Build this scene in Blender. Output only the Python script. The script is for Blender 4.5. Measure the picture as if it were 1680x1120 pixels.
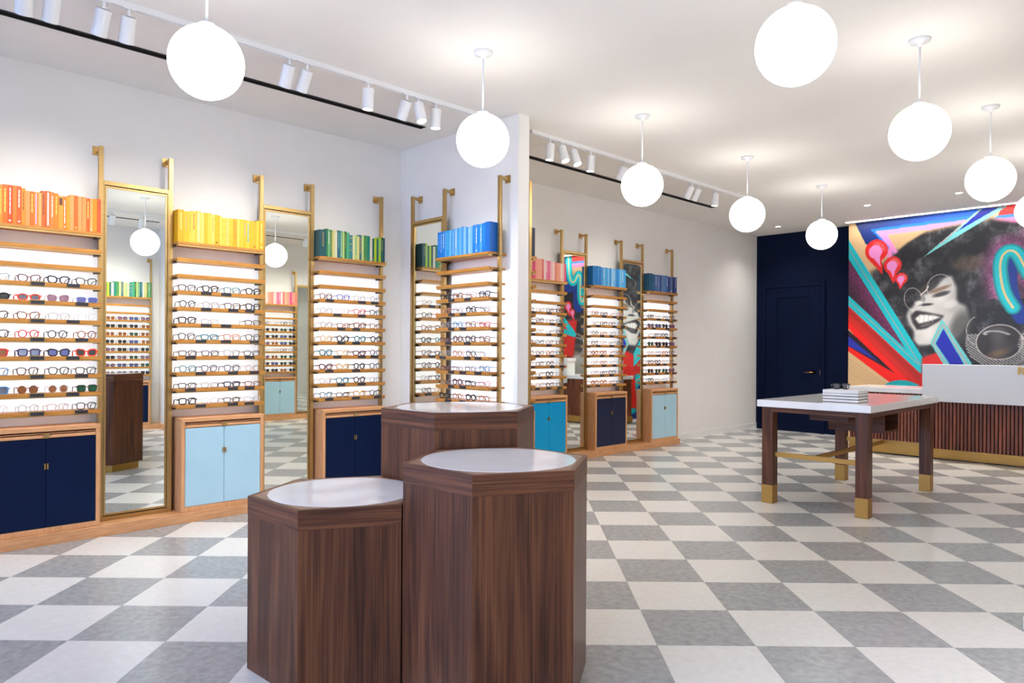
import bpy, bmesh, math, random
import numpy as np
from mathutils import Matrix, Vector

random.seed(11)
for o in list(bpy.data.objects):
    bpy.data.objects.remove(o, do_unlink=True)
scene = bpy.context.scene
COL = scene.collection

# ------------------------------------------------------------------ camera
CAM_YAW, CAM_ROLL, CAM_H, FPX = math.radians(45.5), 0.0055, 1.369, 1180.0
cam_data = bpy.data.cameras.new('camera')
cam_data.sensor_fit = 'HORIZONTAL'
cam_data.sensor_width = 36.0
cam_data.lens = FPX / 1680.0 * 36.0
cam_data.shift_y = 12.5 / 1680.0
cam_data.clip_start = 0.05
cam = bpy.data.objects.new('camera', cam_data)
COL.objects.link(cam)
cam.matrix_world = (Matrix.Translation((0, 0, CAM_H)) @ Matrix.Rotation(CAM_YAW, 4, 'Z')
                    @ Matrix.Rotation(math.radians(90), 4, 'X') @ Matrix.Rotation(CAM_ROLL, 4, 'Z'))
scene.camera = cam

# ------------------------------------------------------------------ world, exposure
world = bpy.data.worlds.new('sky')
scene.world = world
world.use_nodes = True
bg = world.node_tree.nodes['Background']
bg.inputs['Color'].default_value = (0.46, 0.61, 1.0, 1)
bg.inputs['Strength'].default_value = 3.2
vs = scene.view_settings
vs.view_transform = 'Standard'
vs.look = 'None'
vs.exposure = 1.42
vs.gamma = 1.0
vs.use_curve_mapping = False
cy = scene.cycles
cy.use_adaptive_sampling = True
cy.adaptive_threshold = 0.025
cy.max_bounces = 7
cy.diffuse_bounces = 4
cy.glossy_bounces = 3
cy.transmission_bounces = 4
cy.transparent_max_bounces = 8
cy.caustics_reflective = False
cy.caustics_refractive = False

GLOBE_EMIT = 3.4
SPOT_NEAR, SPOT_FAR, SPOT_RIGHT, DOWN_W = 16.5, 9.5, 36.0, 66.0
PANEL_EMIT = 0.26  # added panel glow, standing in for light from the shelf strips
LED_EMIT = 3.0
COVE_EMIT = 6.5

# ------------------------------------------------------------------ key sizes (metres)
WX, RX = -6.02, 1.20          # left and right wall faces
FY, MY = 11.95, 11.75         # far wall face, mural face
SY = -2.0                     # storefront
CZ = 3.375                    # ceiling
PF, PT, PE = 4.32, 4.45, -4.33   # partition near face, far face, free end
PH = 0.079                    # plinth height

# ------------------------------------------------------------------ helpers
def srgb(r, g, b):
    f = lambda c: (c / 255 / 12.92) if c / 255 <= 0.04045 else ((c / 255 + 0.055) / 1.055) ** 2.4
    return (f(r), f(g), f(b), 1.0)

MATS = {}
def mat(name, color=(0.8, 0.8, 0.8, 1), rough=0.5, metal=0.0, emit=None, estr=0.0, spec=0.5, coat=0.0, alpha=None):
    if name in MATS:
        return MATS[name]
    m = bpy.data.materials.new(name)
    m.use_nodes = True
    p = m.node_tree.nodes['Principled BSDF']
    p.inputs['Base Color'].default_value = color
    p.inputs['Roughness'].default_value = rough
    p.inputs['Metallic'].default_value = metal
    p.inputs['Specular IOR Level'].default_value = spec
    p.inputs['Coat Weight'].default_value = coat
    if emit:
        p.inputs['Emission Color'].default_value = emit
        p.inputs['Emission Strength'].default_value = estr
    MATS[name] = m
    return m

def nodes_of(m):
    return m.node_tree.nodes, m.node_tree.links, m.node_tree.nodes['Principled BSDF']

def noise_mat(name, c1, c2, scale=(1, 1, 1), nscale=5, rough=0.5, detail=6, dist=0.0, metal=0.0,
              lo=0.35, hi=0.65, coord='Object', bump=0.0, coat=0.0, c3=None, rand=0.0, spec=0.5, fine=None):
    m = mat(name, c1, rough, metal, coat=coat, spec=spec)
    N, L, p = nodes_of(m)
    tc = N.new('ShaderNodeTexCoord'); mp = N.new('ShaderNodeMapping'); nz = N.new('ShaderNodeTexNoise')
    cr = N.new('ShaderNodeValToRGB')
    mp.inputs['Scale'].default_value = scale
    nz.inputs['Scale'].default_value = nscale
    nz.inputs['Detail'].default_value = detail
    nz.inputs['Distortion'].default_value = dist
    if coord == 'World':
        ge = N.new('ShaderNodeNewGeometry'); src = ge.outputs['Position']
    else:
        src = tc.outputs[coord]
    L.new(src, mp.inputs['Vector'])
    vec = mp.outputs['Vector']
    if rand:
        oi = N.new('ShaderNodeObjectInfo'); va = N.new('ShaderNodeVectorMath'); va.operation = 'ADD'
        mu = N.new('ShaderNodeMath'); mu.operation = 'MULTIPLY'; mu.inputs[1].default_value = rand
        L.new(oi.outputs['Random'], mu.inputs[0]); L.new(vec, va.inputs[0]); L.new(mu.outputs[0], va.inputs[1])
        vec = va.outputs['Vector']
    L.new(vec, nz.inputs['Vector'])
    fac = nz.outputs['Fac']
    if fine:                                   # second, finer grain mixed in
        m2 = N.new('ShaderNodeMapping'); m2.inputs['Scale'].default_value = fine
        n2 = N.new('ShaderNodeTexNoise'); n2.inputs['Scale'].default_value = 2.0; n2.inputs['Detail'].default_value = 3
        L.new(vec if rand else src, m2.inputs['Vector']); L.new(m2.outputs['Vector'], n2.inputs['Vector'])
        if rand: L.new(src, m2.inputs['Vector'])
        mxf = N.new('ShaderNodeMix'); mxf.data_type = 'FLOAT'; mxf.inputs[0].default_value = 0.42
        L.new(fac, mxf.inputs[2]); L.new(n2.outputs['Fac'], mxf.inputs[3])
        fac = mxf.outputs[0]
    L.new(fac, cr.inputs['Fac'])
    cr.color_ramp.elements[0].position = lo; cr.color_ramp.elements[0].color = c1
    cr.color_ramp.elements[1].position = hi; cr.color_ramp.elements[1].color = c2
    if c3:
        e = cr.color_ramp.elements.new((lo + hi) / 2); e.color = c3
    L.new(cr.outputs['Color'], p.inputs['Base Color'])
    if bump:
        b = N.new('ShaderNodeBump'); b.inputs['Strength'].default_value = bump; b.inputs['Distance'].default_value = 0.002
        L.new(nz.outputs['Fac'], b.inputs['Height']); L.new(b.outputs['Normal'], p.inputs['Normal'])
    return m

# materials
WALL = noise_mat('white_wall_paint', (0.80, 0.775, 0.745, 1), (0.82, 0.795, 0.765, 1), nscale=3, rough=0.75, coord='World')
CEIL = noise_mat('ceiling_paint', (0.86, 0.83, 0.785, 1), (0.88, 0.85, 0.805, 1), nscale=2, rough=0.85, coord='World')
NAVYW = noise_mat('navy_wall_paint', srgb(5, 17, 44), srgb(7, 20, 49), nscale=2, rough=0.6, coord='World', spec=0.1)
TRIMW = mat('white_trim_paint', (0.82, 0.81, 0.79, 1), 0.4)
BRASS = noise_mat('brushed_brass', (0.50, 0.335, 0.135, 1), (0.56, 0.38, 0.16, 1), scale=(2, 2, 60), nscale=3, rough=0.36, metal=1.0)
BRASSF = noise_mat('satin_brass_sheet', (0.42, 0.235, 0.06, 1), (0.47, 0.27, 0.075, 1), scale=(2, 2, 30), nscale=3, rough=0.42, metal=1.0)
OAK = noise_mat('oak', srgb(200, 142, 94), srgb(216, 162, 115), scale=(4, 4, 40), nscale=2.5, rough=0.42, detail=5, dist=0.3, rand=7.0)
OAKV = noise_mat('oak_upright_grain', srgb(200, 142, 94), srgb(216, 162, 115), scale=(40, 40, 2), nscale=2.5, rough=0.42, detail=5, dist=0.3)
SHELFW = noise_mat('oak_shelf', srgb(172, 110, 38), srgb(198, 138, 62), scale=(3, 40, 40), nscale=2.5, rough=0.4, detail=4, dist=0.3, rand=9.0)
WALV = noise_mat('walnut_upright_grain', srgb(46, 25, 15), srgb(116, 72, 44), scale=(8, 8, 0.5), nscale=2.2, rough=0.34,
                 detail=6, dist=1.2, lo=0.33, hi=0.68, c3=srgb(86, 49, 30), spec=0.3, fine=(70, 70, 0.8), rand=5.0, coord='Object')
WALH = noise_mat('walnut_flat_grain', srgb(68, 37, 23), srgb(114, 69, 43), scale=(0.9, 0.9, 34), nscale=2.0, rough=0.4,
                 detail=6, dist=0.4, c3=srgb(90, 52, 32), spec=0.3, coord='Object', rand=5.0)
WALT = noise_mat('walnut_top', srgb(124, 92, 74), srgb(150, 116, 96), scale=(3, 22, 4), nscale=2.0, rough=0.35, detail=6, dist=0.4)
SLATM = noise_mat('walnut_slat', srgb(84, 38, 22), srgb(150, 80, 50), scale=(0.2, 0.2, 0.8), nscale=2.0, rough=0.42, detail=4, rand=40.0, lo=0.3, hi=0.7)
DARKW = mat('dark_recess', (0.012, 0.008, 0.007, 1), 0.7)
BLACK = mat('black', (0.006, 0.006, 0.006, 1), 0.5)
QUARTZ = noise_mat('white_quartz', (0.84, 0.84, 0.84, 1), (0.88, 0.88, 0.88, 1), nscale=8, rough=0.1)
DISC = noise_mat('white_laminate_disc', (0.80, 0.80, 0.82, 1), (0.84, 0.84, 0.86, 1), nscale=8, rough=0.06)
MIRROR = mat('mirror_silver', (0.84, 0.88, 0.84, 1), 0.0, 1.0)
METALW = mat('white_metal', (0.78, 0.78, 0.79, 1), 0.4)
PAGES = mat('book_pages', (0.80, 0.74, 0.62, 1), 0.8)
CLIP = mat('dark_bronze_clip', srgb(60, 40, 26), 0.5, 0.3)
PLATE = noise_mat('black_name_plate', (0.012, 0.013, 0.02, 1), (0.10, 0.10, 0.11, 1), scale=(60, 60, 200), nscale=4, rough=0.4, lo=0.5, hi=0.75)
PANEL = mat('white_panel_added_glow', (0.86, 0.88, 0.90, 1), 0.5, emit=(0.90, 0.95, 1.0, 1), estr=PANEL_EMIT)  # plain white panel given its own glow in place of strip light
GLOBE = mat('glowing_opal_glass', (0.9, 0.9, 0.9, 1), 0.25, emit=(1.0, 0.97, 0.91, 1), estr=GLOBE_EMIT)
LAMPF = mat('lamp_face', (0.9, 0.9, 0.9, 1), 0.3, emit=(1.0, 0.93, 0.82, 1), estr=14.0)
COVE = mat('cove_light', (0.9, 0.9, 0.9, 1), 0.3, emit=(1.0, 0.97, 0.93, 1), estr=COVE_EMIT)
TILEW = noise_mat('linoleum_white', (0.68, 0.66, 0.62, 1), (0.74, 0.72, 0.68, 1), nscale=26, rough=0.25, detail=9, dist=0.4, coord='World', lo=0.3, hi=0.7)
TILEG = noise_mat('linoleum_grey', (0.29, 0.292, 0.295, 1), (0.39, 0.39, 0.388, 1), nscale=26, rough=0.25, detail=10, dist=0.4, coord='World', lo=0.32, hi=0.68)
SUBF = mat('floor_joint', (0.30, 0.29, 0.28, 1), 0.8)
CONC = noise_mat('pavement_concrete', (0.42, 0.41, 0.40, 1), (0.5, 0.49, 0.47, 1), nscale=6, rough=0.9, coord='World')
DOORC = {'navy': noise_mat('navy_door_lacquer', srgb(3, 20, 52), srgb(5, 24, 58), nscale=2, rough=0.45, spec=0.14),
         'dusk': noise_mat('dusk_navy_door_lacquer', srgb(24, 32, 60), srgb(28, 36, 66), nscale=2, rough=0.4, spec=0.25),
         'pale': noise_mat('pale_blue_door_lacquer', srgb(164, 200, 216), srgb(172, 206, 221), nscale=2, rough=0.4, spec=0.3),
         'cyan': noise_mat('cyan_door_lacquer', srgb(0, 148, 206), srgb(0, 156, 212), nscale=2, rough=0.4, spec=0.25)}

def window_glass():
    m = bpy.data.materials.new('window_glass'); m.use_nodes = True
    N, L = m.node_tree.nodes, m.node_tree.links
    N.clear()
    out = N.new('ShaderNodeOutputMaterial'); mx = N.new('ShaderNodeMixShader')
    tr = N.new('ShaderNodeBsdfTransparent'); gl = N.new('ShaderNodeBsdfGlossy'); fr = N.new('ShaderNodeFresnel')
    gl.inputs['Roughness'].default_value = 0.02
    fr.inputs['IOR'].default_value = 1.45
    L.new(fr.outputs[0], mx.inputs[0]); L.new(tr.outputs[0], mx.inputs[1]); L.new(gl.outputs[0], mx.inputs[2])
    L.new(mx.outputs[0], out.inputs['Surface'])
    return m
WGLASS = window_glass()

def lens_mat(name, col, dens):
    m = bpy.data.materials.new(name); m.use_nodes = True
    N, L = m.node_tree.nodes, m.node_tree.links
    N.clear()
    out = N.new('ShaderNodeOutputMaterial'); mx = N.new('ShaderNodeMixShader'); mx2 = N.new('ShaderNodeMixShader')
    tr = N.new('ShaderNodeBsdfTransparent'); df = N.new('ShaderNodeBsdfDiffuse'); gl = N.new('ShaderNodeBsdfGlossy')
    gl.inputs['Roughness'].default_value = 0.05
    df.inputs['Color'].default_value = col
    mx.inputs[0].default_value = dens
    mx2.inputs[0].default_value = 0.05
    L.new(tr.outputs[0], mx.inputs[1]); L.new(df.outputs[0], mx.inputs[2])
    L.new(mx.outputs[0], mx2.inputs[1]); L.new(gl.outputs[0], mx2.inputs[2])
    L.new(mx2.outputs[0], out.inputs['Surface'])
    return m

class MB:
    """collects boxes, prisms and tubes and links them as one mesh object"""
    def __init__(self):
        self.v, self.f = [], []
    def add(self, v, f):
        n = len(self.v)
        self.v += [tuple(p) for p in v]
        self.f += [tuple(i + n for i in q) for q in f]
        return self
    def box(self, a, b):
        (x0, y0, z0), (x1, y1, z1) = a, b
        x0, x1 = min(x0, x1), max(x0, x1); y0, y1 = min(y0, y1), max(y0, y1); z0, z1 = min(z0, z1), max(z0, z1)
        return self.add([(x0, y0, z0), (x1, y0, z0), (x1, y1, z0), (x0, y1, z0), (x0, y0, z1), (x1, y0, z1), (x1, y1, z1), (x0, y1, z1)],
                        [(0, 3, 2, 1), (4, 5, 6, 7), (0, 1, 5, 4), (1, 2, 6, 5), (2, 3, 7, 6), (3, 0, 4, 7)])
    def prism(self, pts, z0, z1):
        n = len(pts)
        return self.add([(x, y, z0) for x, y in pts] + [(x, y, z1) for x, y in pts],
                        [tuple(range(n - 1, -1, -1)), tuple(range(n, 2 * n))] +
                        [(i, (i + 1) % n, n + (i + 1) % n, n + i) for i in range(n)])
    def lathe(self, prof, seg=24, c=(0, 0, 0)):
        n = len(prof); v = []; f = []
        for k in range(seg):
            a = 2 * math.pi * k / seg
            for r, z in prof:
                v.append((c[0] + r * math.cos(a), c[1] + r * math.sin(a), c[2] + z))
        for k in range(seg):
            for i in range(n - 1):
                a, b = k * n + i, ((k + 1) % seg) * n + i
                f.append((a, b, b + 1, a + 1))
        if prof[0][0] > 1e-6: f.append(tuple(k * n for k in range(seg - 1, -1, -1)))
        if prof[-1][0] > 1e-6: f.append(tuple(k * n + n - 1 for k in range(seg)))
        return self.add(v, f)
    def tube(self, pts, r, seg=6, closed=False, flat=1.0):
        """round bar along a polyline; r may be a list"""
        P = [Vector(p) for p in pts]; n = len(P); v = []; f = []
        for i, p in enumerate(P):
            a = P[(i - 1) % n] if (closed or i > 0) else p
            b = P[(i + 1) % n] if (closed or i < n - 1) else p
            t = (b - a).normalized()
            up = Vector((0, 1, 0)) if abs(t.y) < 0.9 else Vector((0, 0, 1))
            s = t.cross(up).normalized(); u = s.cross(t).normalized()
            rr = r[i] if isinstance(r, (list, tuple)) else r
            for k in range(seg):
                an = 2 * math.pi * (k + 0.5) / seg
                v.append(tuple(p + s * rr * math.cos(an) + u * rr * flat * math.sin(an)))
        m = n if closed else n - 1
        for i in range(m):
            for k in range(seg):
                a, b = i * seg + k, i * seg + (k + 1) % seg
                c, d = ((i + 1) % n) * seg + (k + 1) % seg, ((i + 1) % n) * seg + k
                f.append((a, b, c, d))
        if not closed:
            f.append(tuple(range(seg - 1, -1, -1)))
            f.append(tuple((n - 1) * seg + k for k in range(seg)))
        return self.add(v, f)
    def mesh(self, name, m=None, smooth=False):
        me = bpy.data.meshes.new(name)
        me.from_pydata(self.v, [], self.f)
        bm = bmesh.new(); bm.from_mesh(me); bmesh.ops.recalc_face_normals(bm, faces=bm.faces[:]); bm.to_mesh(me); bm.free()
        if m: me.materials.append(m)
        if smooth:
            me.polygons.foreach_set('use_smooth', [True] * len(me.polygons))
        me.update()
        return me
    def build(self, name, m, parent=None, smooth=False, bevel=0.0):
        o = link(name, self.mesh(name, m, smooth), parent)
        if bevel:
            b = o.modifiers.new('bevel', 'BEVEL'); b.width = bevel; b.segments = 2; b.limit_method = 'ANGLE'
        return o

def link(name, me, parent=None, loc=None, rz=None, m=None):
    o = bpy.data.objects.new(name, me)
    COL.objects.link(o)
    if parent: o.parent = parent
    if loc: o.location = loc
    if rz is not None: o.rotation_euler = (0, 0, rz)
    if m is not None:
        o.material_slots[0].link = 'OBJECT'; o.material_slots[0].material = m
    return o

def tag(o, label=None, cat=None, group=None, kind=None):
    if label: o['label'] = label
    if cat: o['category'] = cat
    if group: o['group'] = group
    if kind: o['kind'] = kind
    return o

def thing(name, label, cat, loc=(0, 0, 0), rz=0.0, group=None):
    o = bpy.data.objects.new(name, None)
    o.empty_display_size = 0.1
    COL.objects.link(o)
    o.location = loc; o.rotation_euler = (0, 0, rz)
    return tag(o, label, cat, group)

def struct(name, mb, m, label, parent=None):
    o = mb.build(name, m, parent)
    return tag(o, label, None, None, 'structure')

ORD = ['zeroth', 'first', 'second', 'third', 'fourth', 'fifth', 'sixth', 'seventh', 'eighth', 'ninth', 'tenth', 'eleventh', 'twelfth',
       'thirteenth', 'fourteenth', 'fifteenth', 'sixteenth', 'seventeenth', 'eighteenth', 'nineteenth', 'twentieth', 'twenty-first',
       'twenty-second', 'twenty-third', 'twenty-fourth', 'twenty-fifth', 'twenty-sixth', 'twenty-seventh', 'twenty-eighth', 'twenty-ninth', 'thirtieth']

# ------------------------------------------------------------------ room shell
TH = 0.16
struct('wall_left', MB().box((WX - TH, SY, 0), (WX, FY + TH, CZ)), WALL, 'long plain white wall behind the eyeglass shelves')
struct('wall_right', MB().box((RX, SY, 0), (RX + TH, FY + TH, CZ)), WALL, 'white side wall seen only in the mirrors')
struct('wall_far', MB().box((WX, FY, 0), (-4.38, FY + TH, CZ)), NAVYW, 'navy painted back wall around the navy door')
struct('wall_mural', MB().box((-4.38, MY + 0.012, 0), (RX, FY + TH, CZ)), TRIMW, 'back wall carrying the mural')
struct('wall_partition_left', MB().box((WX, PF, 0), (PE, PT, CZ)), WALL, 'white partition wall standing out between the two shelf runs')
struct('wall_partition_right', MB().box((-0.60, PF, 0), (RX, PT, CZ)), WALL, 'white partition wall standing out from the right wall')
ceil = MB().box((WX - TH, SY - TH, CZ + 0.03), (RX + TH, FY + TH, CZ + 0.2))
# ceiling skin with real slots for the black air diffusers
slots = [(-5.274, -5.194, -0.1, 4.0), (-5.274, -5.194, 5.30, 9.10), (0.36, 0.417, 0.5, 4.05), (0.36, 0.417, 5.3, 9.1)]
ys = sorted({SY - TH, FY + TH} | {v for s in slots for v in s[2:]})
for y0, y1 in zip(ys[:-1], ys[1:]):
    cuts = sorted((s[0], s[1]) for s in slots if s[2] <= y0 + 1e-6 and s[3] >= y1 - 1e-6)
    x = WX - TH
    for a, b in cuts:
        ceil.box((x, y0, CZ), (a, y1, CZ + 0.03)); x = b
    ceil.box((x, y0, CZ), (RX + TH, y1, CZ + 0.03))
struct('ceiling', ceil, CEIL, 'flat off-white ceiling')
for k, (a, b, y0, y1) in enumerate(slots):
    d = MB().box((a, y0, CZ + 0.012), (b, y1, CZ + 0.014)).box((a, y0, CZ - 0.004), (a + 0.008, y1, CZ + 0.012)).box((b - 0.008, y0, CZ - 0.004), (b, y1, CZ + 0.012)) \
        .box((a, y0, CZ - 0.004), (b, y0 + 0.01, CZ + 0.012)).box((a, y1 - 0.01, CZ - 0.004), (b, y1, CZ + 0.012)).build('air_slot_diffuser', BLACK)
    tag(d, ['long black air slot in ceiling above the orange and yellow books', 'black air slot in ceiling above the pink and pale blue books',
            'thin ceiling air slot reflected in the mirror beside orange books', 'thin ceiling air slot reflected in the mirror beside yellow books'][k], 'air vent', 'ceiling air slots')
# storefront with three tall windows behind the viewer
fw = MB().box((WX - TH, SY - TH, 0), (RX + TH, SY, 0.18)).box((WX - TH, SY - TH, 3.12), (RX + TH, SY, CZ))
wins = [(-5.75, -3.60), (-3.45, -1.30), (-1.15, 1.0)]
edges = [WX - TH] + [e for w in wins for e in w] + [RX + TH]
for a, b in zip(edges[::2], edges[1::2]):
    fw.box((a, SY - TH, 0.18), (b, SY, 3.12))
struct('wall_front', fw, WALL, 'storefront wall behind the viewer')
for k, (a, b) in enumerate(wins):
    w = struct('window_%d' % (k + 1), MB().box((a, SY - 0.1, 0.18), (a + 0.05, SY - 0.04, 3.12)).box((b - 0.05, SY - 0.1, 0.18), (b, SY - 0.04, 3.12))
               .box((a, SY - 0.1, 0.18), (b, SY - 0.04, 0.23)).box((a, SY - 0.1, 3.07), (b, SY - 0.04, 3.12)), BLACK, 'tall storefront window behind the viewer')
    MB().box((a + 0.05, SY - 0.075, 0.23), (b - 0.05, SY - 0.069, 3.07)).build('pane', WGLASS, w)
    pl = bpy.data.lights.new('window_portal', 'AREA'); pl.shape = 'RECTANGLE'; pl.size = b - a - 0.1; pl.size_y = 2.84
    pl.cycles.is_portal = True
    po = bpy.data.objects.new('window_portal', pl); COL.objects.link(po)
    po.location = ((a + b) / 2, SY - 0.12, 1.65); po.rotation_euler = (math.radians(90), 0, math.radians(180))
struct('pavement_outside', MB().box((-14, -14, -0.12), (9, SY - TH, -0.02)), CONC, 'concrete pavement outside the storefront')
# baseboards
BH = 0.10
struct('baseboard_left', MB().box((WX, 9.135, 0), (WX + 0.012, FY, BH)), TRIMW, 'white baseboard at the far end of the left wall')
struct('baseboard_partition', MB().box((PE, PF - 0.0, 0), (PE + 0.012, PT, BH)), TRIMW, 'white baseboard at the partition end')

# ------------------------------------------------------------------ floor of square tiles laid on the diagonal
T = 0.4572
th = 0.0062
KX, KY = -1.50658 * 1.3689, 2.44875 * 1.3689
ca, sa = math.cos(CAM_YAW), math.sin(CAM_YAW)
def lat(c, r):
    x = KX + T * (c * math.cos(th) + r * math.sin(th)); y = KY + T * (-c * math.sin(th) + r * math.cos(th))
    return (x * ca - y * sa, x * sa + y * ca)
floor = struct('floor', MB().box((WX, SY, -0.10), (RX, FY, -0.0035)), SUBF, 'checkerboard floor of white and grey linoleum tiles')
def clip(poly, x0, x1, y0, y1):
    for ax, lim, sgn in ((0, x0, 1), (0, x1, -1), (1, y0, 1), (1, y1, -1)):
        out = []
        for i in range(len(poly)):
            p, q = poly[i], poly[(i + 1) % len(poly)]
            dp, dq = sgn * (p[ax] - lim), sgn * (q[ax] - lim)
            if dp >= 0: out.append(p)
            if dp * dq < 0:
                t = dp / (dp - dq); out.append((p[0] + t * (q[0] - p[0]), p[1] + t * (q[1] - p[1])))
        poly = out
        if len(poly) < 3: return []
    return poly
G = 0.0006
u = Vector((lat(1, 0)[0] - lat(0, 0)[0], lat(1, 0)[1] - lat(0, 0)[1], 0)) / T
w_ = Vector((lat(0, 1)[0] - lat(0, 0)[0], lat(0, 1)[1] - lat(0, 0)[1], 0)) / T
def quad(g):
    return [tuple((u * a + w_ * b)[:2]) for a, b in ((g, g), (T - g, g), (T - g, T - g), (g, T - g))]
full = [MB().prism(quad(G), -0.0035, 0.0).mesh('tile', m) for m in (TILEG, TILEW)]
cells = []
for c in range(-30, 40):
    for r in range(-25, 40):
        o = lat(c, r)
        P = [(o[0] + x, o[1] + y) for x, y in quad(G)]
        Q = clip(P, WX + 0.001, RX - 0.001, SY + 0.001, FY - 0.001)
        if not Q: continue
        mx = sum(p[0] for p in P) / 4; my = sum(p[1] for p in P) / 4
        dep = -mx * sa + my * ca; lx = mx * ca + my * sa
        seen = dep > 0.8 and abs(lx) < 0.78 * dep and mx > -5.9 and not (mx < -4.3 and 4.3 < my < 5.5)
        cells.append((not seen, math.hypot(mx, my), c, r, o, P, Q))
cells.sort()
rest = [MB(), MB()]
for k, (ns, d, c, r, o, P, Q) in enumerate(cells):
    par = (c + r) % 2
    if k < 298 and not ns:
        if len(Q) == 4 and max(abs(Q[i][0] - P[i][0]) + abs(Q[i][1] - P[i][1]) for i in range(4)) < 1e-5:
            link('tile', full[par], floor, (o[0], o[1], 0))
        else:
            MB().prism(Q, -0.0035, 0.0).build('tile', (TILEG, TILEW)[par], floor)
    else:
        rest[par].prism(Q, -0.0035, 0.0)
for k in (0, 1):
    tag(rest[k].build('more_tiles', (TILEG, TILEW)[k], floor), kind='stuff')

# ------------------------------------------------------------------ oak plinths under the shelf runs
def plinth(a, b, label):
    o = MB().box((a[0], a[1], 0), (b[0], b[1], PH - 0.012)).box((a[0], a[1], PH - 0.012), (b[0], b[1], PH)).build('plinth', OAK, bevel=0.002)
    return tag(o, label, 'plinth', 'oak plinths')
plinth((WX, -0.5), (WX + 0.25, PF - 0.25), 'long oak plinth under the orange, yellow and green shelf bays')
plinth((WX, PF - 0.25), (PE - 0.06, PF), 'oak plinth along the foot of the white partition wall')
plinth((WX, PT + 0.25), (WX + 0.25, 9.13), 'far oak plinth under pink, sky blue and steel blue bays')
plinth((WX + 0.25, PT), (PE - 0.06, PT + 0.25), 'oak plinth behind the white partition wall')
plinth((RX - 0.25, 0.5), (RX, PF), 'oak plinth reflected in mirror under green books')
plinth((-0.55, PF - 0.05), (RX - 0.25, PF), 'low oak skirting reflected in mirror right of green bay')
plinth((RX - 0.25, PT), (RX, 9.1), 'oak plinth reflected in mirror under pink books')

# ------------------------------------------------------------------ shelf bays (local frame: x along the wall, -y into the room)
BW = 0.745
ZB = 2.195
ZN = [2.066 - 0.128 * k for k in range(10)]
POST_ME = MB().box((-0.015, -0.110, PH), (0.015, -0.080, 2.85)).mesh('post', BRASS)
ARM_ME = MB().box((-0.012, -0.080, 2.820), (0.012, -0.006, 2.846)).box((-0.032, -0.007, 2.80), (0.032, 0.0, 2.866)).mesh('wall_bracket', BRASS)
BSH_ME = MB().box((0.017, -0.212, ZB - 0.020), (BW - 0.017, -0.004, ZB)).mesh('book_shelf', SHELFW)
BCH_ME = MB().box((0.022, -0.206, ZB - 0.034), (BW - 0.022, -0.190, ZB - 0.020)).box((0.022, -0.190, ZB - 0.034), (0.034, -0.165, ZB - 0.020)).box((BW - 0.034, -0.190, ZB - 0.034), (BW - 0.022, -0.165, ZB - 0.020)).mesh('brass_channel', BRASS)
NSH_ME = MB().box((0.017, -0.200, -0.018), (BW - 0.017, -0.012, 0)).box((0.017, -0.204, -0.022), (BW - 0.017, -0.200, 0.004)).mesh('shelf', SHELFW)
NCH_ME = MB().box((0.022, -0.200, -0.030), (BW - 0.022, -0.188, -0.018)).box((0.022, -0.188, -0.030), (0.034, -0.165, -0.018)).box((BW - 0.034, -0.188, -0.030), (BW - 0.022, -0.165, -0.018)).mesh('brass_channel', BRASS)
LED = mat('led_strip', (0.9, 0.9, 0.9, 1), 0.4, emit=(1.0, 0.97, 0.93, 1), estr=LED_EMIT)
LED_ME = MB().box((0.035, -0.187, -0.026), (BW - 0.035, -0.175, -0.018)).mesh('led_strip', LED)
CLIP_ME = MB().box((0.012, -0.150, -0.034), (0.040, -0.060, -0.018)).mesh('shelf_clip', CLIP)
CLIP2_ME = MB().box((BW - 0.040, -0.150, -0.034), (BW - 0.012, -0.060, -0.018)).mesh('shelf_clip', CLIP)
PAN_ME = MB().box((0.004, -0.011, ZN[9] - 0.0), (BW + 0.065, -0.003, ZN[0] - 0.02)).mesh('back_panel_added_glow', PANEL)  # widened past the post so the added glow covers the bright wall there
PLATE_ME = MB().box((-0.040, -0.0075, -0.013), (0.040, 0.0, 0.011)).mesh('name_plate', PLATE)
PLATEF_ME = MB().box((-0.046, -0.004, -0.019), (0.046, 0.0, 0.017)).mesh('plate_holder', BRASS)

def bay(loc, rz, label, seed, holders=False, plates=True):
    t = thing('shelf_bay', label, 'shelving', (loc[0], loc[1], 0), rz, 'brass and oak eyeglass shelf bays')
    for x in (0, BW):
        p = link('post', POST_ME, t, (x, 0, 0)); link('wall_bracket', ARM_ME, p)
    s = link('book_shelf', BSH_ME, t); link('brass_channel', BCH_ME, s)
    link('led_strip', LED_ME, s, (0, 0, ZB - 0.002)); link('shelf_clip', CLIP_ME, s, (0, 0, ZB)); link('shelf_clip', CLIP2_ME, s, (0, 0, ZB))
    rnd = random.Random(seed)
    for k, z in enumerate(ZN):
        s = link('shelf', NSH_ME, t, (0, 0, z)); link('brass_channel', NCH_ME, s)
        link('led_strip', LED_ME, s); link('shelf_clip', CLIP_ME, s); link('shelf_clip', CLIP2_ME, s)
        if k > 1 and plates:
            if holders:
                xs = [(0.33, True), (0.60 if k % 2 else 0.545, False)]
            else:
                xs = [(rnd.choice((0.12, 0.20, 0.24)), False), (rnd.choice((0.40, 0.46)), False)]
                if rnd.random() < 0.6: xs.append((rnd.choice((0.60, 0.64)), False))
            for x, h in xs:
                if h: link('plate_holder', PLATEF_ME, s, (x, -0.204, -0.008))
                link('name_plate', PLATE_ME, s, (x, -0.2045 - (0.0035 if h else 0), -0.008))
    link('back_panel_added_glow', PAN_ME, t)
    return t

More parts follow.
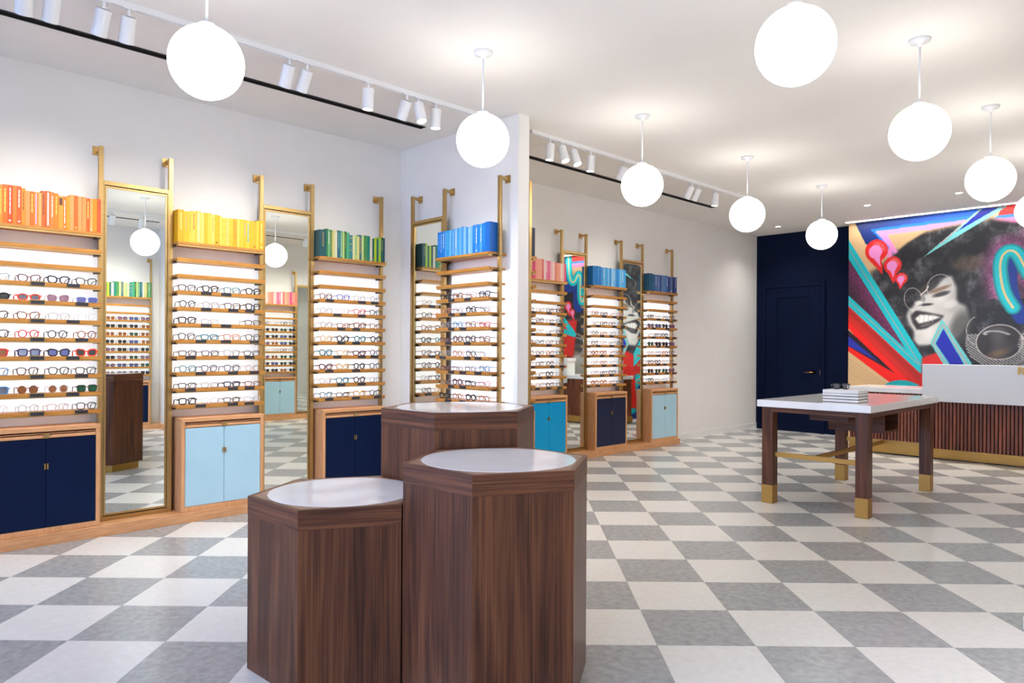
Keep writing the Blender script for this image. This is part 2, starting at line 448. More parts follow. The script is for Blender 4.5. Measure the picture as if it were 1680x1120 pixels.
# cabinets below the bays
CW0, CW1, CD, CT = 0.045, BW - 0.028, -0.228, 0.812
def cabinet(loc, rz, col, label):
    t = thing('base_cabinet', label, 'cabinet', (loc[0], loc[1], 0), rz, 'oak base cabinets under the shelf bays')
    x0, x1 = CW0, CW1
    z0 = PH + 0.001
    MB().box((x0, CD, z0), (x0 + 0.028, -0.004, CT - 0.03)).box((x1 - 0.028, CD, z0), (x1, -0.004, CT - 0.03)) \
        .box((x0 + 0.028, CD, z0), (x1 - 0.028, -0.004, z0 + 0.038)).box((x0 + 0.028, -0.02, z0 + 0.038), (x1 - 0.028, -0.004, CT - 0.03)) \
        .box((x0 + 0.028, CD + 0.012, 0.764), (x1 - 0.028, -0.02, 0.772)).build('carcass', OAKV, t, bevel=0.0015)
    MB().box((x0, CD - 0.002, CT - 0.030), (x1, -0.004, CT)).build('lid', OAK, t, bevel=0.002)
    dr = MB().box((x0 + 0.030, CD + 0.001, 0.737), (x1 - 0.030, CD + 0.17, 0.758)).build('pull_out_tray', OAK, t, bevel=0.0015)
    xm = (x0 + x1) / 2
    MB().box((xm - 0.019, CD - 0.006, 0.735), (xm + 0.019, CD + 0.0005, 0.768)).build('tray_pull', BRASS, dr)
    for s in (-1, 1):
        a, b = (x0 + 0.031, xm - 0.0015) if s < 0 else (xm + 0.0015, x1 - 0.031)
        d = MB().box((a, CD + 0.002, z0 + 0.041), (b, CD + 0.022, 0.732)).build('door', DOORC[col], t, bevel=0.001)
        hx = xm + s * 0.008
        MB().box((hx - 0.0045, CD - 0.010, 0.522), (hx + 0.0045, CD + 0.0015, 0.562)).build('door_pull', BRASS, d)
    return t

# mirrors between bays
def mirror(loc, rz, w, label, own_posts=()):
    t = thing('wall_mirror', label, 'mirror', (loc[0], loc[1], 0), rz, 'tall brass framed mirrors')
    a, b, z0, z1 = 0.017, w - 0.017, PH + 0.002, 2.60
    fr = MB()
    for (xa, xb, za, zb) in ((a, b, z0, z0 + 0.03), (a, b, z1 - 0.03, z1), (a, a + 0.006, z0 + 0.03, z1 - 0.03), (b - 0.006, b, z0 + 0.03, z1 - 0.03)):
        fr.box((xa, -0.110, za), (xb, -0.082, zb))
    fr.build('outer_frame', BRASS, t)
    i0, i1, y0, y1 = a + 0.010, b - 0.010, z0 + 0.037, z1 - 0.037
    fr = MB()
    for (xa, xb, za, zb) in ((i0, i1, y0, y0 + 0.014), (i0, i1, y1 - 0.014, y1), (i0, i0 + 0.011, y0 + 0.014, y1 - 0.014), (i1 - 0.011, i1, y0 + 0.014, y1 - 0.014)):
        fr.box((xa, -0.106, za), (xb, -0.084, zb))
    fr.build('inner_frame', BRASS, t)
    MB().box((a + 0.002, -0.083, z0 + 0.002), (b - 0.002, -0.076, z1 - 0.002)).build('backing', BLACK, t)
    MB().box((i0 + 0.010, -0.1015, y0 + 0.013), (i1 - 0.010, -0.090, y1 - 0.013)).build('glass', MIRROR, t)
    for x in own_posts:
        p = link('post', POST_ME, t, (x, 0, 0)); link('wall_bracket', ARM_ME, p)
    return t

H = math.pi / 2
LEFT, PART, RIGHT, BACKP = H, 0.0, -H, math.pi
BAYS = {
    'orange': ((WX, 0.808), LEFT), 'yellow': ((WX, 2.045), LEFT), 'green': ((WX, 3.272), LEFT),
    'blue': ((-5.200, PF), PART), 'pink': ((WX, 5.930), LEFT), 'sky': ((WX, 7.145), LEFT), 'steel': ((WX, 8.380), LEFT),
    'ink': ((-4.415, PT), BACKP), 'mgreen': ((RX, 4.160), RIGHT), 'mpink': ((RX, 6.805), RIGHT),
}
WHERE = {'orange': 'orange books', 'yellow': 'yellow books', 'green': 'green books', 'blue': 'bright blue books on partition',
         'pink': 'pink books', 'sky': 'sky blue books', 'steel': 'steel blue books', 'ink': 'dark navy books behind partition',
         'mgreen': 'green books reflected in mirror', 'mpink': 'pink books reflected in mirror'}
for k, (key, (loc, rz)) in enumerate(BAYS.items()):
    bay(loc, rz, 'brass and oak shelf bay holding the ' + WHERE[key], 100 + k, holders=(key == 'orange'), plates=(key not in ('ink', 'mgreen', 'mpink')))
CABC = {'orange': ('navy', 'navy'), 'yellow': ('pale', 'pale blue'), 'green': ('navy', 'navy'), 'blue': ('pale', 'pale blue'), 'pink': ('cyan', 'bright cyan'),
        'sky': ('dusk', 'dusky navy'), 'steel': ('pale', 'pale blue'), 'ink': ('navy', 'navy'), 'mgreen': ('navy', 'navy'), 'mpink': ('pale', 'pale blue')}
for key, (c, word) in CABC.items():
    cabinet(*BAYS[key], c, 'oak cabinet with %s doors below the %s' % (word, WHERE[key]))
mirror((WX, 1.553), LEFT, 0.492, 'tall brass framed mirror between the orange and yellow bays')
mirror((WX, 2.790), LEFT, 0.482, 'tall brass framed mirror between the yellow and green bays')
mirror((-5.690, PF), PART, 0.490, 'brass framed mirror on the white partition wall', own_posts=(0.0,))
mirror((WX, 6.675), LEFT, 0.470, 'far brass framed mirror between pink and sky blue bays')
mirror((WX, 7.890), LEFT, 0.490, 'farthest brass framed mirror left of the steel blue bay')
mirror((RX, 6.060), RIGHT, 0.480, 'brass framed mirror reflected left of pink books')
mirror((RX, 7.285), RIGHT, 0.480, 'brass framed mirror reflected right of the pink books')

# ------------------------------------------------------------------ books
def place(loc, rz, x, y, z):
    return (loc[0] + x * math.cos(rz) - y * math.sin(rz), loc[1] + x * math.sin(rz) + y * math.cos(rz), z)

def book_mat(rgb):
    n = 'book_cloth_%d_%d_%d' % rgb
    if n in MATS: return MATS[n]
    c = tuple(v * 0.80 for v in srgb(*rgb)[:3]) + (1,); d = tuple(v * 0.93 for v in c[:3]) + (1,)
    return noise_mat(n, d, c, nscale=30, rough=0.5)

def book(name, label, cat, group, loc, rz, tck, ht, dep, rgb, style, ink):
    t = thing(name, label, cat, loc, rz, group)
    m = book_mat(rgb)
    w = min(0.0025, tck * 0.12)
    MB().box((0, -dep, 0), (tck, -dep + w, ht)).box((0, -dep + w, 0), (w, 0, ht)).box((tck - w, -dep + w, 0), (tck, 0, ht)).build('cover', m, t)
    MB().box((w, -dep + w, 0.003), (tck - w, -0.003, ht - 0.004)).build('pages', PAGES, t)
    if style:
        b = MB(); y0, y1 = -dep - 0.0006, -dep + 0.0002
        c = tck / 2; rnd = random.Random(label)
        if 't' in style:                                   # upright title
            z = ht * rnd.uniform(0.88, 0.93); end = ht * rnd.uniform(0.30, 0.5)
            hw = min(0.0042, tck * rnd.uniform(0.09, 0.16))
            while z > end:
                l = rnd.uniform(0.015, 0.045)
                b.box((c - hw, y0, z - l), (c + hw, y1, z)); z -= l + 0.004
        if 'm' in style:                                   # publisher's mark at the foot
            b.box((c - tck * 0.22, y0, ht * 0.06), (c + tck * 0.22, y1, ht * 0.06 + tck * 0.4))
        if 'b' in style:                                   # bands across
            for f in (0.86, 0.62, 0.36):
                b.box((tck * 0.04, y0, ht * f), (tck * 0.96, y1, ht * f + 0.008))
        if 'p' in style:                                   # label panel
            b.box((tck * 0.14, y0, ht * 0.72), (tck * 0.86, y1, ht * 0.94))
        if 'f' in style:                                   # pale full-height stripe
            b.box((tck * 0.34, y0, ht * 0.05), (tck * 0.66, y1, ht * 0.96))
        b.build('spine_print', book_mat(ink), t)
    return t

W_, D_, Y_, B_, G_, L_ = (245, 238, 225), (90, 50, 30), (250, 215, 90), (70, 120, 210), (190, 160, 90), (222, 180, 225)
ROWS = {
 'orange': ('orange', 0.245, [
    ((238, 92, 20), 26, 1.02, 't', W_), ((244, 120, 20), 24, 1.0, 't', Y_), ((236, 96, 24), 24, 1.02, 'tm', W_), ((246, 140, 40), 20, 1.01, '', W_), ((250, 150, 30), 22, 1.04, 't', Y_),
    ((244, 112, 14), 30, 1.06, 't', Y_), ((240, 84, 12), 30, 1.06, 'tm', W_), ((250, 128, 34), 24, 1.06, '', W_), ((236, 96, 20), 30, 1.06, 'tm', W_), ((252, 148, 32), 24, 1.02, 't', D_),
    ((246, 158, 88), 28, 0.96, '', W_), ((240, 110, 20), 24, 0.96, 't', Y_), ((250, 140, 30), 28, 0.96, 'f', L_), ((250, 176, 104), 20, 0.96, '', W_), ((214, 104, 40), 26, 1.02, 't', (120, 62, 34)),
    ((240, 112, 44), 30, 1.03, 'f', W_), ((244, 134, 56), 24, 1.02, 't', W_), ((250, 132, 26), 28, 1.0, 't', Y_), ((252, 160, 48), 30, 0.94, 'p', (104, 50, 30)), ((246, 124, 22), 22, 0.94, 'tm', W_),
    ((252, 158, 24), 24, 0.96, '', W_), ((250, 168, 100), 26, 1.02, '', W_), ((240, 110, 30), 28, 1.01, 'm', Y_), ((250, 164, 96), 26, 1.0, '', W_), ((250, 158, 84), 28, 1.0, '', W_),
    ((238, 96, 24), 26, 0.98, 't', Y_), ((252, 172, 96), 20, 0.98, 'm', W_), ((250, 146, 10), 30, 0.99, '', W_), ((240, 92, 36), 26, 1.0, 'p', (196, 84, 50))]),
 'yellow': ('yellow', 0.245, [
    ((250, 190, 8), 40, 1.02, 't', (250, 228, 130)), ((252, 204, 14), 30, 0.98, 't', (250, 170, 120)), ((252, 222, 84), 20, 1.0, 't', (190, 160, 40)), ((252, 222, 100), 28, 1.03, 't', (226, 112, 40)), ((252, 226, 110), 32, 1.04, 'f', (250, 214, 170)),
    ((252, 234, 140), 22, 1.0, '', W_), ((248, 202, 30), 24, 1.02, '', W_), ((252, 224, 90), 24, 1.02, '', W_), ((252, 234, 140), 22, 1.0, 'tm', (200, 170, 60)), ((250, 200, 16), 30, 1.0, 'm', (130, 96, 20)),
    ((252, 226, 100), 20, 0.98, '', W_), ((250, 222, 90), 26, 0.93, 'b', (216, 190, 40)), ((252, 226, 130), 22, 0.94, 't', (244, 190, 130)), ((250, 214, 60), 30, 0.94, '', W_), ((250, 192, 10), 24, 0.95, 't', (244, 140, 70)),
    ((252, 230, 120), 20, 0.95, '', W_), ((250, 216, 60), 26, 0.96, '', W_), ((252, 208, 40), 24, 0.96, 't', (246, 176, 150)), ((252, 224, 70), 24, 0.95, 't', (90, 180, 210)), ((250, 204, 40), 20, 0.95, '', W_),
    ((244, 200, 40), 28, 0.95, 'm', (190, 100, 30)), ((252, 222, 80), 20, 0.99, '', W_), ((252, 196, 10), 32, 1.0, 'tm', (252, 230, 150))]),
 'green': ('green', 0.245, [
    ((16, 84, 92), 62, 0.98, 't', G_), ((40, 130, 72), 16, 1.04, '', W_), ((120, 186, 130), 20, 1.03, 't', W_), ((86, 146, 92), 20, 1.02, 't', G_), ((226, 216, 130), 24, 1.01, '', W_),
    ((236, 230, 205), 26, 1.01, '', W_), ((40, 110, 122), 26, 1.03, 't', (120, 190, 180)), ((60, 146, 108), 24, 1.02, 'f', (200, 232, 215)), ((196, 226, 130), 20, 1.01, '', W_), ((50, 120, 66), 20, 1.03, 't', G_),
    ((74, 180, 132), 28, 1.0, '', W_), ((58, 140, 146), 32, 0.92, 'b', (214, 178, 74)), ((236, 232, 180), 20, 0.92, '', W_), ((200, 226, 120), 22, 0.92, 't', (100, 180, 190)), ((232, 226, 140), 22, 0.91, '', W_),
    ((60, 116, 136), 26, 0.97, 't', G_), ((216, 232, 150), 22, 0.98, '', W_), ((72, 148, 78), 32, 0.97, 'm', G_), ((26, 138, 118), 28, 0.97, 't', (30, 110, 100)), ((238, 230, 208), 26, 0.90, '', W_),
    ((36, 102, 96), 22, 0.90, 'm', G_), ((188, 220, 30), 24, 0.90, '', W_), ((24, 106, 100), 20, 0.90, '', W_), ((182, 218, 24), 26, 0.97, 't', (120, 200, 190)), ((18, 88, 76), 22, 0.98, 't', G_), ((24, 84, 92), 18, 0.97, '', W_)]),
 'blue': ('bright blue', 0.245, [
    ((0, 120, 220), 34, 0.96, 't', (90, 180, 240)), ((10, 130, 225), 24, 0.96, 't', (170, 215, 245)), ((20, 136, 228), 26, 0.98, 't', W_), ((96, 176, 236), 20, 0.96, '', W_), ((20, 160, 226), 34, 0.98, 't', (90, 200, 235)),
    ((110, 190, 240), 24, 0.96, '', W_), ((40, 150, 232), 40, 0.98, 'f', (140, 200, 240)), ((130, 196, 244), 24, 0.98, 't', W_), ((70, 168, 238), 26, 1.0, '', W_), ((110, 190, 244), 22, 1.0, '', W_),
    ((70, 160, 238), 24, 1.02, '', W_), ((140, 200, 246), 28, 1.0, '', W_), ((60, 150, 224), 22, 0.98, '', W_), ((150, 206, 246), 28, 0.98, '', W_), ((120, 190, 240), 22, 0.98, '', W_),
    ((20, 130, 226), 30, 1.0, 't', (60, 170, 240)), ((60, 150, 230), 24, 1.0, 'tm', W_), ((10, 136, 230), 26, 1.0, '', W_), ((80, 170, 236), 22, 1.0, 't', W_), ((0, 126, 224), 30, 1.02, 't', (60, 160, 236)), ((0, 108, 206), 46, 1.04, '', W_)]),
 'pink': ('pink', 0.245, [
    ((244, 120, 110), 30, 0.94, '', W_), ((248, 150, 120), 30, 0.98, '', W_), ((240, 100, 120), 24, 1.0, 't', W_), ((230, 80, 120), 34, 1.0, 't', (180, 70, 80)), ((246, 150, 150), 28, 0.98, '', W_),
    ((248, 170, 140), 30, 0.98, '', W_), ((246, 180, 150), 26, 0.97, '', W_), ((232, 110, 110), 30, 0.99, 't', (250, 150, 150)), ((246, 222, 214), 28, 0.96, '', W_), ((240, 130, 160), 34, 0.94, 't', W_),
    ((236, 110, 150), 30, 0.94, '', W_), ((246, 190, 190), 24, 0.94, '', W_), ((248, 215, 205), 30, 0.95, '', W_), ((240, 140, 130), 30, 0.90, '', W_), ((248, 170, 130), 30, 0.90, 't', (240, 120, 110)),
    ((246, 160, 150), 28, 0.90, '', W_), ((248, 226, 205), 28, 0.90, 'm', (240, 130, 130)), ((246, 190, 170), 26, 0.90, '', W_), ((232, 90, 140), 28, 0.91, '', W_)]),
 'sky': ('sky blue', 0.245, [
    ((20, 120, 190), 60, 1.0, '', W_), ((30, 130, 200), 34, 1.01, 't', (90, 180, 230)), ((20, 110, 190), 34, 1.0, '', W_), ((60, 150, 210), 30, 0.97, '', W_), ((110, 180, 225), 30, 0.96, 't', W_),
    ((60, 160, 220), 40, 0.98, '', W_), ((120, 190, 230), 30, 0.97, '', W_), ((40, 140, 210), 30, 0.98, '', W_), ((150, 205, 240), 36, 0.98, '', W_), ((110, 185, 235), 32, 0.97, 't', W_),
    ((60, 150, 220), 34, 0.98, '', W_), ((40, 150, 225), 34, 0.99, '', W_), ((120, 195, 240), 36, 0.99, '', W_), ((90, 180, 235), 34, 0.99, 't', W_), ((60, 170, 235), 40, 1.0, '', W_)]),
 'steel': ('steel blue', 0.245, [
    ((22, 84, 120), 66, 1.0, '', W_), ((40, 100, 150), 30, 0.97, '', W_), ((70, 110, 170), 34, 0.96, 't', W_), ((90, 120, 170), 40, 0.97, 't', (150, 170, 210)), ((50, 80, 150), 36, 0.97, '', W_),
    ((110, 140, 180), 34, 0.95, '', W_), ((80, 130, 190), 40, 0.98, '', W_), ((60, 100, 170), 36, 0.98, 't', W_), ((40, 70, 130), 34, 0.94, '', W_), ((100, 120, 170), 36, 0.95, 'm', W_), ((30, 50, 110), 34, 0.96, '', W_), ((50, 80, 150), 40, 0.96, 't', W_)]),
 'ink': ('dark navy', 0.245, [((30, 40, 66), 50, 1.04, '', W_), ((24, 34, 60), 40, 1.0, 't', W_), ((40, 52, 84), 44, 0.98, '', W_), ((28, 38, 64), 40, 1.0, 't', W_), ((50, 60, 90), 50, 0.97, '', W_), ((30, 40, 70), 44, 1.0, '', W_), ((36, 46, 74), 50, 1.0, '', W_)]),
}
ROWS['mgreen'] = ('reflected green', 0.245, [b for b in ROWS['green'][2][1:23]])
ROWS['mpink'] = ('reflected pink', 0.245, [b for b in ROWS['pink'][2]])
def hue_word(key, rgb):
    r, g, b = rgb
    l = (r + g + b) / 3
    if key == 'orange': return 'red-orange' if g < 100 else ('deep orange' if g < 118 else ('peach orange' if b > 80 else ('orange' if g < 145 else 'amber')))
    if key == 'yellow': return 'golden yellow' if b < 20 else ('pale yellow' if b >= 100 else 'yellow')
    if key in ('green', 'mgreen'): return 'cream' if b > 170 and r > 220 else ('lime' if b < 40 else ('pale green' if r > 180 else ('dark teal' if l < 85 else ('mid green' if g > 140 else 'blue-green'))))
    if key in ('pink', 'mpink'): return 'hot pink' if g < 105 else ('cream pink' if g > 200 else ('coral' if g < 135 else 'salmon pink'))
    if key == 'blue': return 'strong blue' if r < 30 else ('bright blue' if r < 90 else 'light blue')
    if key == 'sky': return 'deep sky blue' if r < 45 else ('sky blue' if r < 100 else 'pale sky blue')
    if key == 'steel': return 'dark petrol' if r < 45 else ('steel blue' if r < 85 else 'grey-blue')
    return 'dark navy'
for key, (word, h0, lst) in ROWS.items():
    loc, rz = BAYS[key]
    tot = sum(b[1] for b in lst); avail = 0.700
    x = 0.022
    for i, (rgb, tk, hf, st, ink) in enumerate(lst):
        tck = tk / tot * avail
        if key == 'yellow': rgb = (rgb[0], int(rgb[1] * 0.94), int(rgb[2] * 0.8))
        rnd = random.Random(key + str(i))
        dep = 0.150 + rnd.uniform(-0.014, 0.014)
        front = -0.196 + rnd.uniform(0, 0.006)
        size = 'thick' if tck > 0.038 else ('thin' if tck < 0.0215 else 'medium')
        book('book', '%s %s book, %s from left in the %s book row' % (size, hue_word(key, lst[i][0]), ORD[i + 1], word), 'book', word + ' books in a row',
             place(loc, rz, x, front + dep, ZB + 0.0005), rz, tck - 0.0006, h0 * hf, dep, rgb, st, ink)
        x += tck

# ------------------------------------------------------------------ eyeglasses
def rim_pts(shape, n=22):
    """outline of the right-hand lens opening, centred at 0, in metres (x out, z up)"""
    hw, hh, e, slant, up = {'round': (0.0240, 0.0255, 2.0, 0, 0), 'oval': (0.0275, 0.0200, 2.2, 0, 0), 'square': (0.0265, 0.0232, 4.0, 0.06, 0),
                            'rectangular': (0.0275, 0.0195, 4.5, 0.05, 0), 'cat-eye': (0.0270, 0.0228, 2.7, 0, 0.008), 'keyhole': (0.0252, 0.0242, 2.8, 0.08, 0.002)}[shape]
    out = []
    for k in range(n):
        a = 2 * math.pi * k / n
        c, s = math.cos(a), math.sin(a)
        x = hw * math.copysign(abs(c) ** (2 / e), c); z = hh * math.copysign(abs(s) ** (2 / e), s)
        x *= 1 + slant * (z / hh) * 1.0
        if up: z += up * max(0, x / hw) * (0.5 + 0.5 * z / hh)
        out.append((x, z))
    return out, hw, hh
GM = {}
def glasses_meshes(shape, weight):
    if (shape, weight) in GM: return GM[(shape, weight)]
    r = {'thin': 0.0018, 'medium': 0.0033, 'bold': 0.0046}[weight]
    pts, hw, hh = rim_pts(shape)
    cx = hw + 0.0095
    zc = hh + r + 0.0005
    fr = MB()
    for s in (-1, 1):
        fr.tube([(s * (cx + x), 0, zc + z) for x, z in pts], r, 5, True, 0.9)
    zb = zc + hh * 0.35
    fr.tube([(-0.0105, 0, zb), (-0.004, -0.001, zb + 0.003), (0.004, -0.001, zb + 0.003), (0.0105, 0, zb)], r * 0.95, 5)
    xo = cx + hw + r
    zt = zc + hh * 0.55
    for s in (-1, 1):
        fr.tube([(s * (xo - r), 0, zt), (s * (xo + 0.004), 0.002, zt), (s * (xo + 0.005), 0.008, zt)], r * 1.15, 5)
    frm = fr.mesh('front_frame', None)
    lens = []
    for s in (-1, 1):
        P = [(s * (cx + x * 0.98), zc + z * 0.98) for x, z in pts]
        n = len(P)
        v = [(x, -0.0007, z) for x, z in P] + [(x, 0.0007, z) for x, z in P]
        f = [tuple(range(n)), tuple(range(2 * n - 1, n - 1, -1))] + [(i, n + i, n + (i + 1) % n, (i + 1) % n) for i in range(n)]
        lens.append(MB().add(v, f).mesh('lens', None))
    tmp = []
    for s in (-1, 1):
        X = xo + 0.005
        tmp.append(MB().tube([(s * X, 0.008, zt), (s * X, 0.055, zt - 0.001), (s * (X - 0.004), 0.092, zt - 0.003), (s * (X - 0.008), 0.108, zt - 0.014), (s * (X - 0.010), 0.120, 0.0022)],
                             [r * 0.9, r * 0.8, r * 0.8, r * 0.9, r * 0.8], 5).mesh('temple', None))
    for me in [frm] + lens + tmp:
        me.materials.append(None)
    GM[(shape, weight)] = (frm, lens, tmp)
    return GM[(shape, weight)]
def glossy(name, rgb, rough=0.25, metal=0.0):
    return mat('acetate_' + name, srgb(*rgb), rough, metal)
FC = {'black': glossy('black', (14, 14, 18)), 'navy': glossy('navy', (24, 30, 62)), 'dark brown': glossy('dark_brown', (58, 34, 26)),
      'tortoiseshell': noise_mat('acetate_tortoise', srgb(52, 26, 14), srgb(176, 92, 36), nscale=90, rough=0.25, detail=3, lo=0.42, hi=0.6),
      'burgundy': glossy('burgundy', (92, 32, 56)), 'red': glossy('red', (206, 30, 44)), 'orange-red': glossy('orange_red', (238, 66, 30)),
      'amber': glossy('amber', (184, 110, 52)), 'teal': glossy('teal', (46, 124, 140)), 'light blue': glossy('light_blue', (74, 140, 190)), 'blue': glossy('blue', (40, 70, 190)),
      'grey': glossy('grey', (120, 122, 130)), 'clear': lens_mat('clear_acetate', (0.62, 0.63, 0.64, 1), 0.32), 'rose clear': lens_mat('rose_clear_acetate', (0.70, 0.45, 0.45, 1), 0.42),
      'gold wire': mat('gold_wire', (0.72, 0.5, 0.22, 1), 0.3, 1.0), 'olive': glossy('olive', (110, 108, 84)), 'purple': glossy('purple', (64, 46, 92))}
LC = {'': lens_mat('demo_lens', (0.9, 0.92, 0.95, 1), 0.03), 'dark grey': lens_mat('lens_dark_grey', srgb(46, 50, 58), 0.86), 'grey': lens_mat('lens_grey', srgb(96, 102, 122), 0.8),
      'plum': lens_mat('lens_plum', srgb(140, 84, 116), 0.66), 'blue': lens_mat('lens_blue', srgb(76, 92, 170), 0.72), 'pale blue': lens_mat('lens_pale_blue', srgb(110, 136, 180), 0.6),
      'brown': lens_mat('lens_brown', srgb(150, 92, 48), 0.85), 'green': lens_mat('lens_green', srgb(28, 92, 66), 0.85)}
def eyeglasses(key, row, i, n, xpos, color, shape, weight, lens, ytilt=0.0):
    loc, rz = BAYS[key]
    kind = 'sunglasses' if lens else 'eyeglasses'
    col = color + (' ' if not lens else ' %s-lensed ' % lens)
    lab = '%s%s %s, %s from left, %s row below %s' % (col, shape, kind, ORD[i + 1], ORD[row + 1], WHERE[key])
    t = thing(kind, lab, kind, place(loc, rz, xpos, -0.168, ZN[row + 2] + 0.0045 * 0 + 0.0005), rz + ytilt, 'spectacles on the ' + ('%s shelves' % WHERE[key].split(' books')[0]))
    frm, le, te = glasses_meshes(shape, weight)
    m = FC[color]
    link('front_frame', frm, t, m=m)
    for l in le: link('lens', l, t, m=LC[lens])
    for q in te: link('temple', q, t, m=m)
    return t
SP = {}
SP['orange'] = [
 [('teal', 'cat-eye', 'thin', ''), ('burgundy', 'cat-eye', 'medium', ''), ('navy', 'cat-eye', 'bold', ''), ('black', 'cat-eye', 'medium', '')],
 [('black', 'oval', 'bold', 'dark grey'), ('orange-red', 'oval', 'bold', 'grey'), ('burgundy', 'cat-eye', 'thin', 'plum'), ('blue', 'rectangular', 'thin', 'blue')],
 [('black', 'cat-eye', 'medium', ''), ('tortoiseshell', 'cat-eye', 'medium', ''), ('grey', 'square', 'thin', ''), ('clear', 'square', 'thin', '')],
 [('black', 'keyhole', 'medium', ''), ('red', 'round', 'medium', ''), ('navy', 'round', 'medium', ''), ('tortoiseshell', 'round', 'medium', '')],
 [('red', 'square', 'bold', 'brown'), ('purple', 'square', 'bold', 'pale blue'), ('black', 'cat-eye', 'bold', 'blue'), ('orange-red', 'cat-eye', 'bold', 'dark grey')],
 [('light blue', 'square', 'medium', ''), ('dark brown', 'keyhole', 'medium', ''), ('black', 'keyhole', 'medium', ''), ('black', 'square', 'medium', '')],
 [('light blue', 'square', 'bold', 'grey'), ('tortoiseshell', 'round', 'medium', 'brown'), ('clear', 'round', 'medium', 'brown'), ('dark brown', 'square', 'medium', 'green')],
 [('rose clear', 'round', 'thin', ''), ('olive', 'round', 'thin', ''), ('rose clear', 'square', 'medium', ''), ('dark brown', 'keyhole', 'medium', '')]]
def random_rows(seed, pool, sun_rows=(), sunpool=None):
    r = random.Random(seed); out = []
    for k in range(8):
        row = []
        for i in range(4):
            if k in sun_rows:
                row.append(r.choice(sunpool))
            else:
                row.append((r.choice(pool), r.choice(['round', 'square', 'rectangular', 'keyhole', 'cat-eye']), r.choice(['thin', 'medium', 'medium', 'bold']), ''))
        out.append(row)
    return out
DK = ['black', 'black', 'dark brown', 'navy', 'tortoiseshell', 'grey', 'clear', 'amber', 'teal', 'burgundy']
SUN = [('black', 'square', 'bold', 'dark grey'), ('black', 'round', 'bold', 'dark grey'), ('tortoiseshell', 'round', 'medium', 'brown'), ('navy', 'square', 'bold', 'blue'), ('dark brown', 'keyhole', 'medium', 'green'), ('purple', 'cat-eye', 'bold', 'plum')]
SP['yellow'] = random_rows(21, DK)
SP['yellow'][0] = [('black', 'square', 'medium', ''), ('black', 'keyhole', 'bold', ''), ('teal', 'square', 'medium', ''), ('black', 'keyhole', 'bold', '')]
SP['yellow'][2] = [('black', 'square', 'bold', ''), ('grey', 'rectangular', 'thin', ''), ('clear', 'rectangular', 'thin', ''), ('dark brown', 'rectangular', 'medium', '')]
SP['yellow'][4] = [('dark brown', 'rectangular', 'medium', ''), ('navy', 'rectangular', 'medium', ''), ('navy', 'square', 'thin', ''), ('dark brown', 'rectangular', 'medium', '')]
SP['yellow'][6] = [('black', 'rectangular', 'medium', ''), ('dark brown', 'rectangular', 'thin', ''), ('navy', 'rectangular', 'bold', ''), ('tortoiseshell', 'rectangular', 'medium', '')]
SP['yellow'][7] = [('black', 'square', 'bold', ''), ('clear', 'square', 'thin', ''), ('dark brown', 'rectangular', 'medium', ''), ('clear', 'rectangular', 'bold', '')]
SP['green'] = random_rows(22, DK + ['gold wire', 'tortoiseshell'])
SP['green'][0] = [('burgundy', 'round', 'medium', ''), ('blue', 'keyhole', 'medium', ''), ('grey', 'round', 'thin', ''), ('dark brown', 'round', 'thin', '')]
SP['green'][1] = [('grey', 'round', 'thin', ''), ('clear', 'round', 'thin', ''), ('red', 'keyhole', 'medium', ''), ('black', 'keyhole', 'medium', '')]
SP['green'][3] = [('gold wire', 'round', 'medium', ''), ('black', 'round', 'bold', ''), ('teal', 'round', 'bold', ''), ('black', 'round', 'bold', '')]
SP['blue'] = random_rows(23, DK + ['tortoiseshell', 'red', 'light blue'])
SP['blue'][0] = [('black', 'round', 'bold', ''), ('tortoiseshell', 'square', 'bold', ''), ('rose clear', 'square', 'medium', ''), ('navy', 'square', 'bold', '')]
SP['blue'][4] = [('clear', 'round', 'medium', ''), ('amber', 'round', 'medium', ''), ('black', 'round', 'medium', ''), ('clear', 'square', 'thin', '')]
SP['blue'][7] = [('black', 'square', 'bold', ''), ('amber', 'round', 'medium', ''), ('black', 'keyhole', 'bold', ''), ('amber', 'square', 'medium', '')]
SP['pink'] = random_rows(24, DK + ['clear', 'clear', 'grey', 'rose clear', 'rose clear', 'grey'])
SP['sky'] = random_rows(25, ['clear', 'grey', 'rose clear', 'amber', 'dark brown', 'clear', 'grey'])
SP['steel'] = random_rows(26, DK, (1, 3, 6), SUN)
SP['mgreen'] = random_rows(27, DK, (0, 1, 2, 3, 4, 5, 6, 7), SUN)
SP['mpink'] = random_rows(28, DK, (1, 2, 3, 5, 6, 7), SUN)
for key, rows in SP.items():
    rnd = random.Random(key)
    for r_, row in enumerate(rows):
        for i, (c, s, w, l) in enumerate(row):
            eyeglasses(key, r_, i, 4, 0.106 + 0.1777 * i + rnd.uniform(-0.005, 0.005), c, s, w, l, rnd.uniform(-0.03, 0.03))

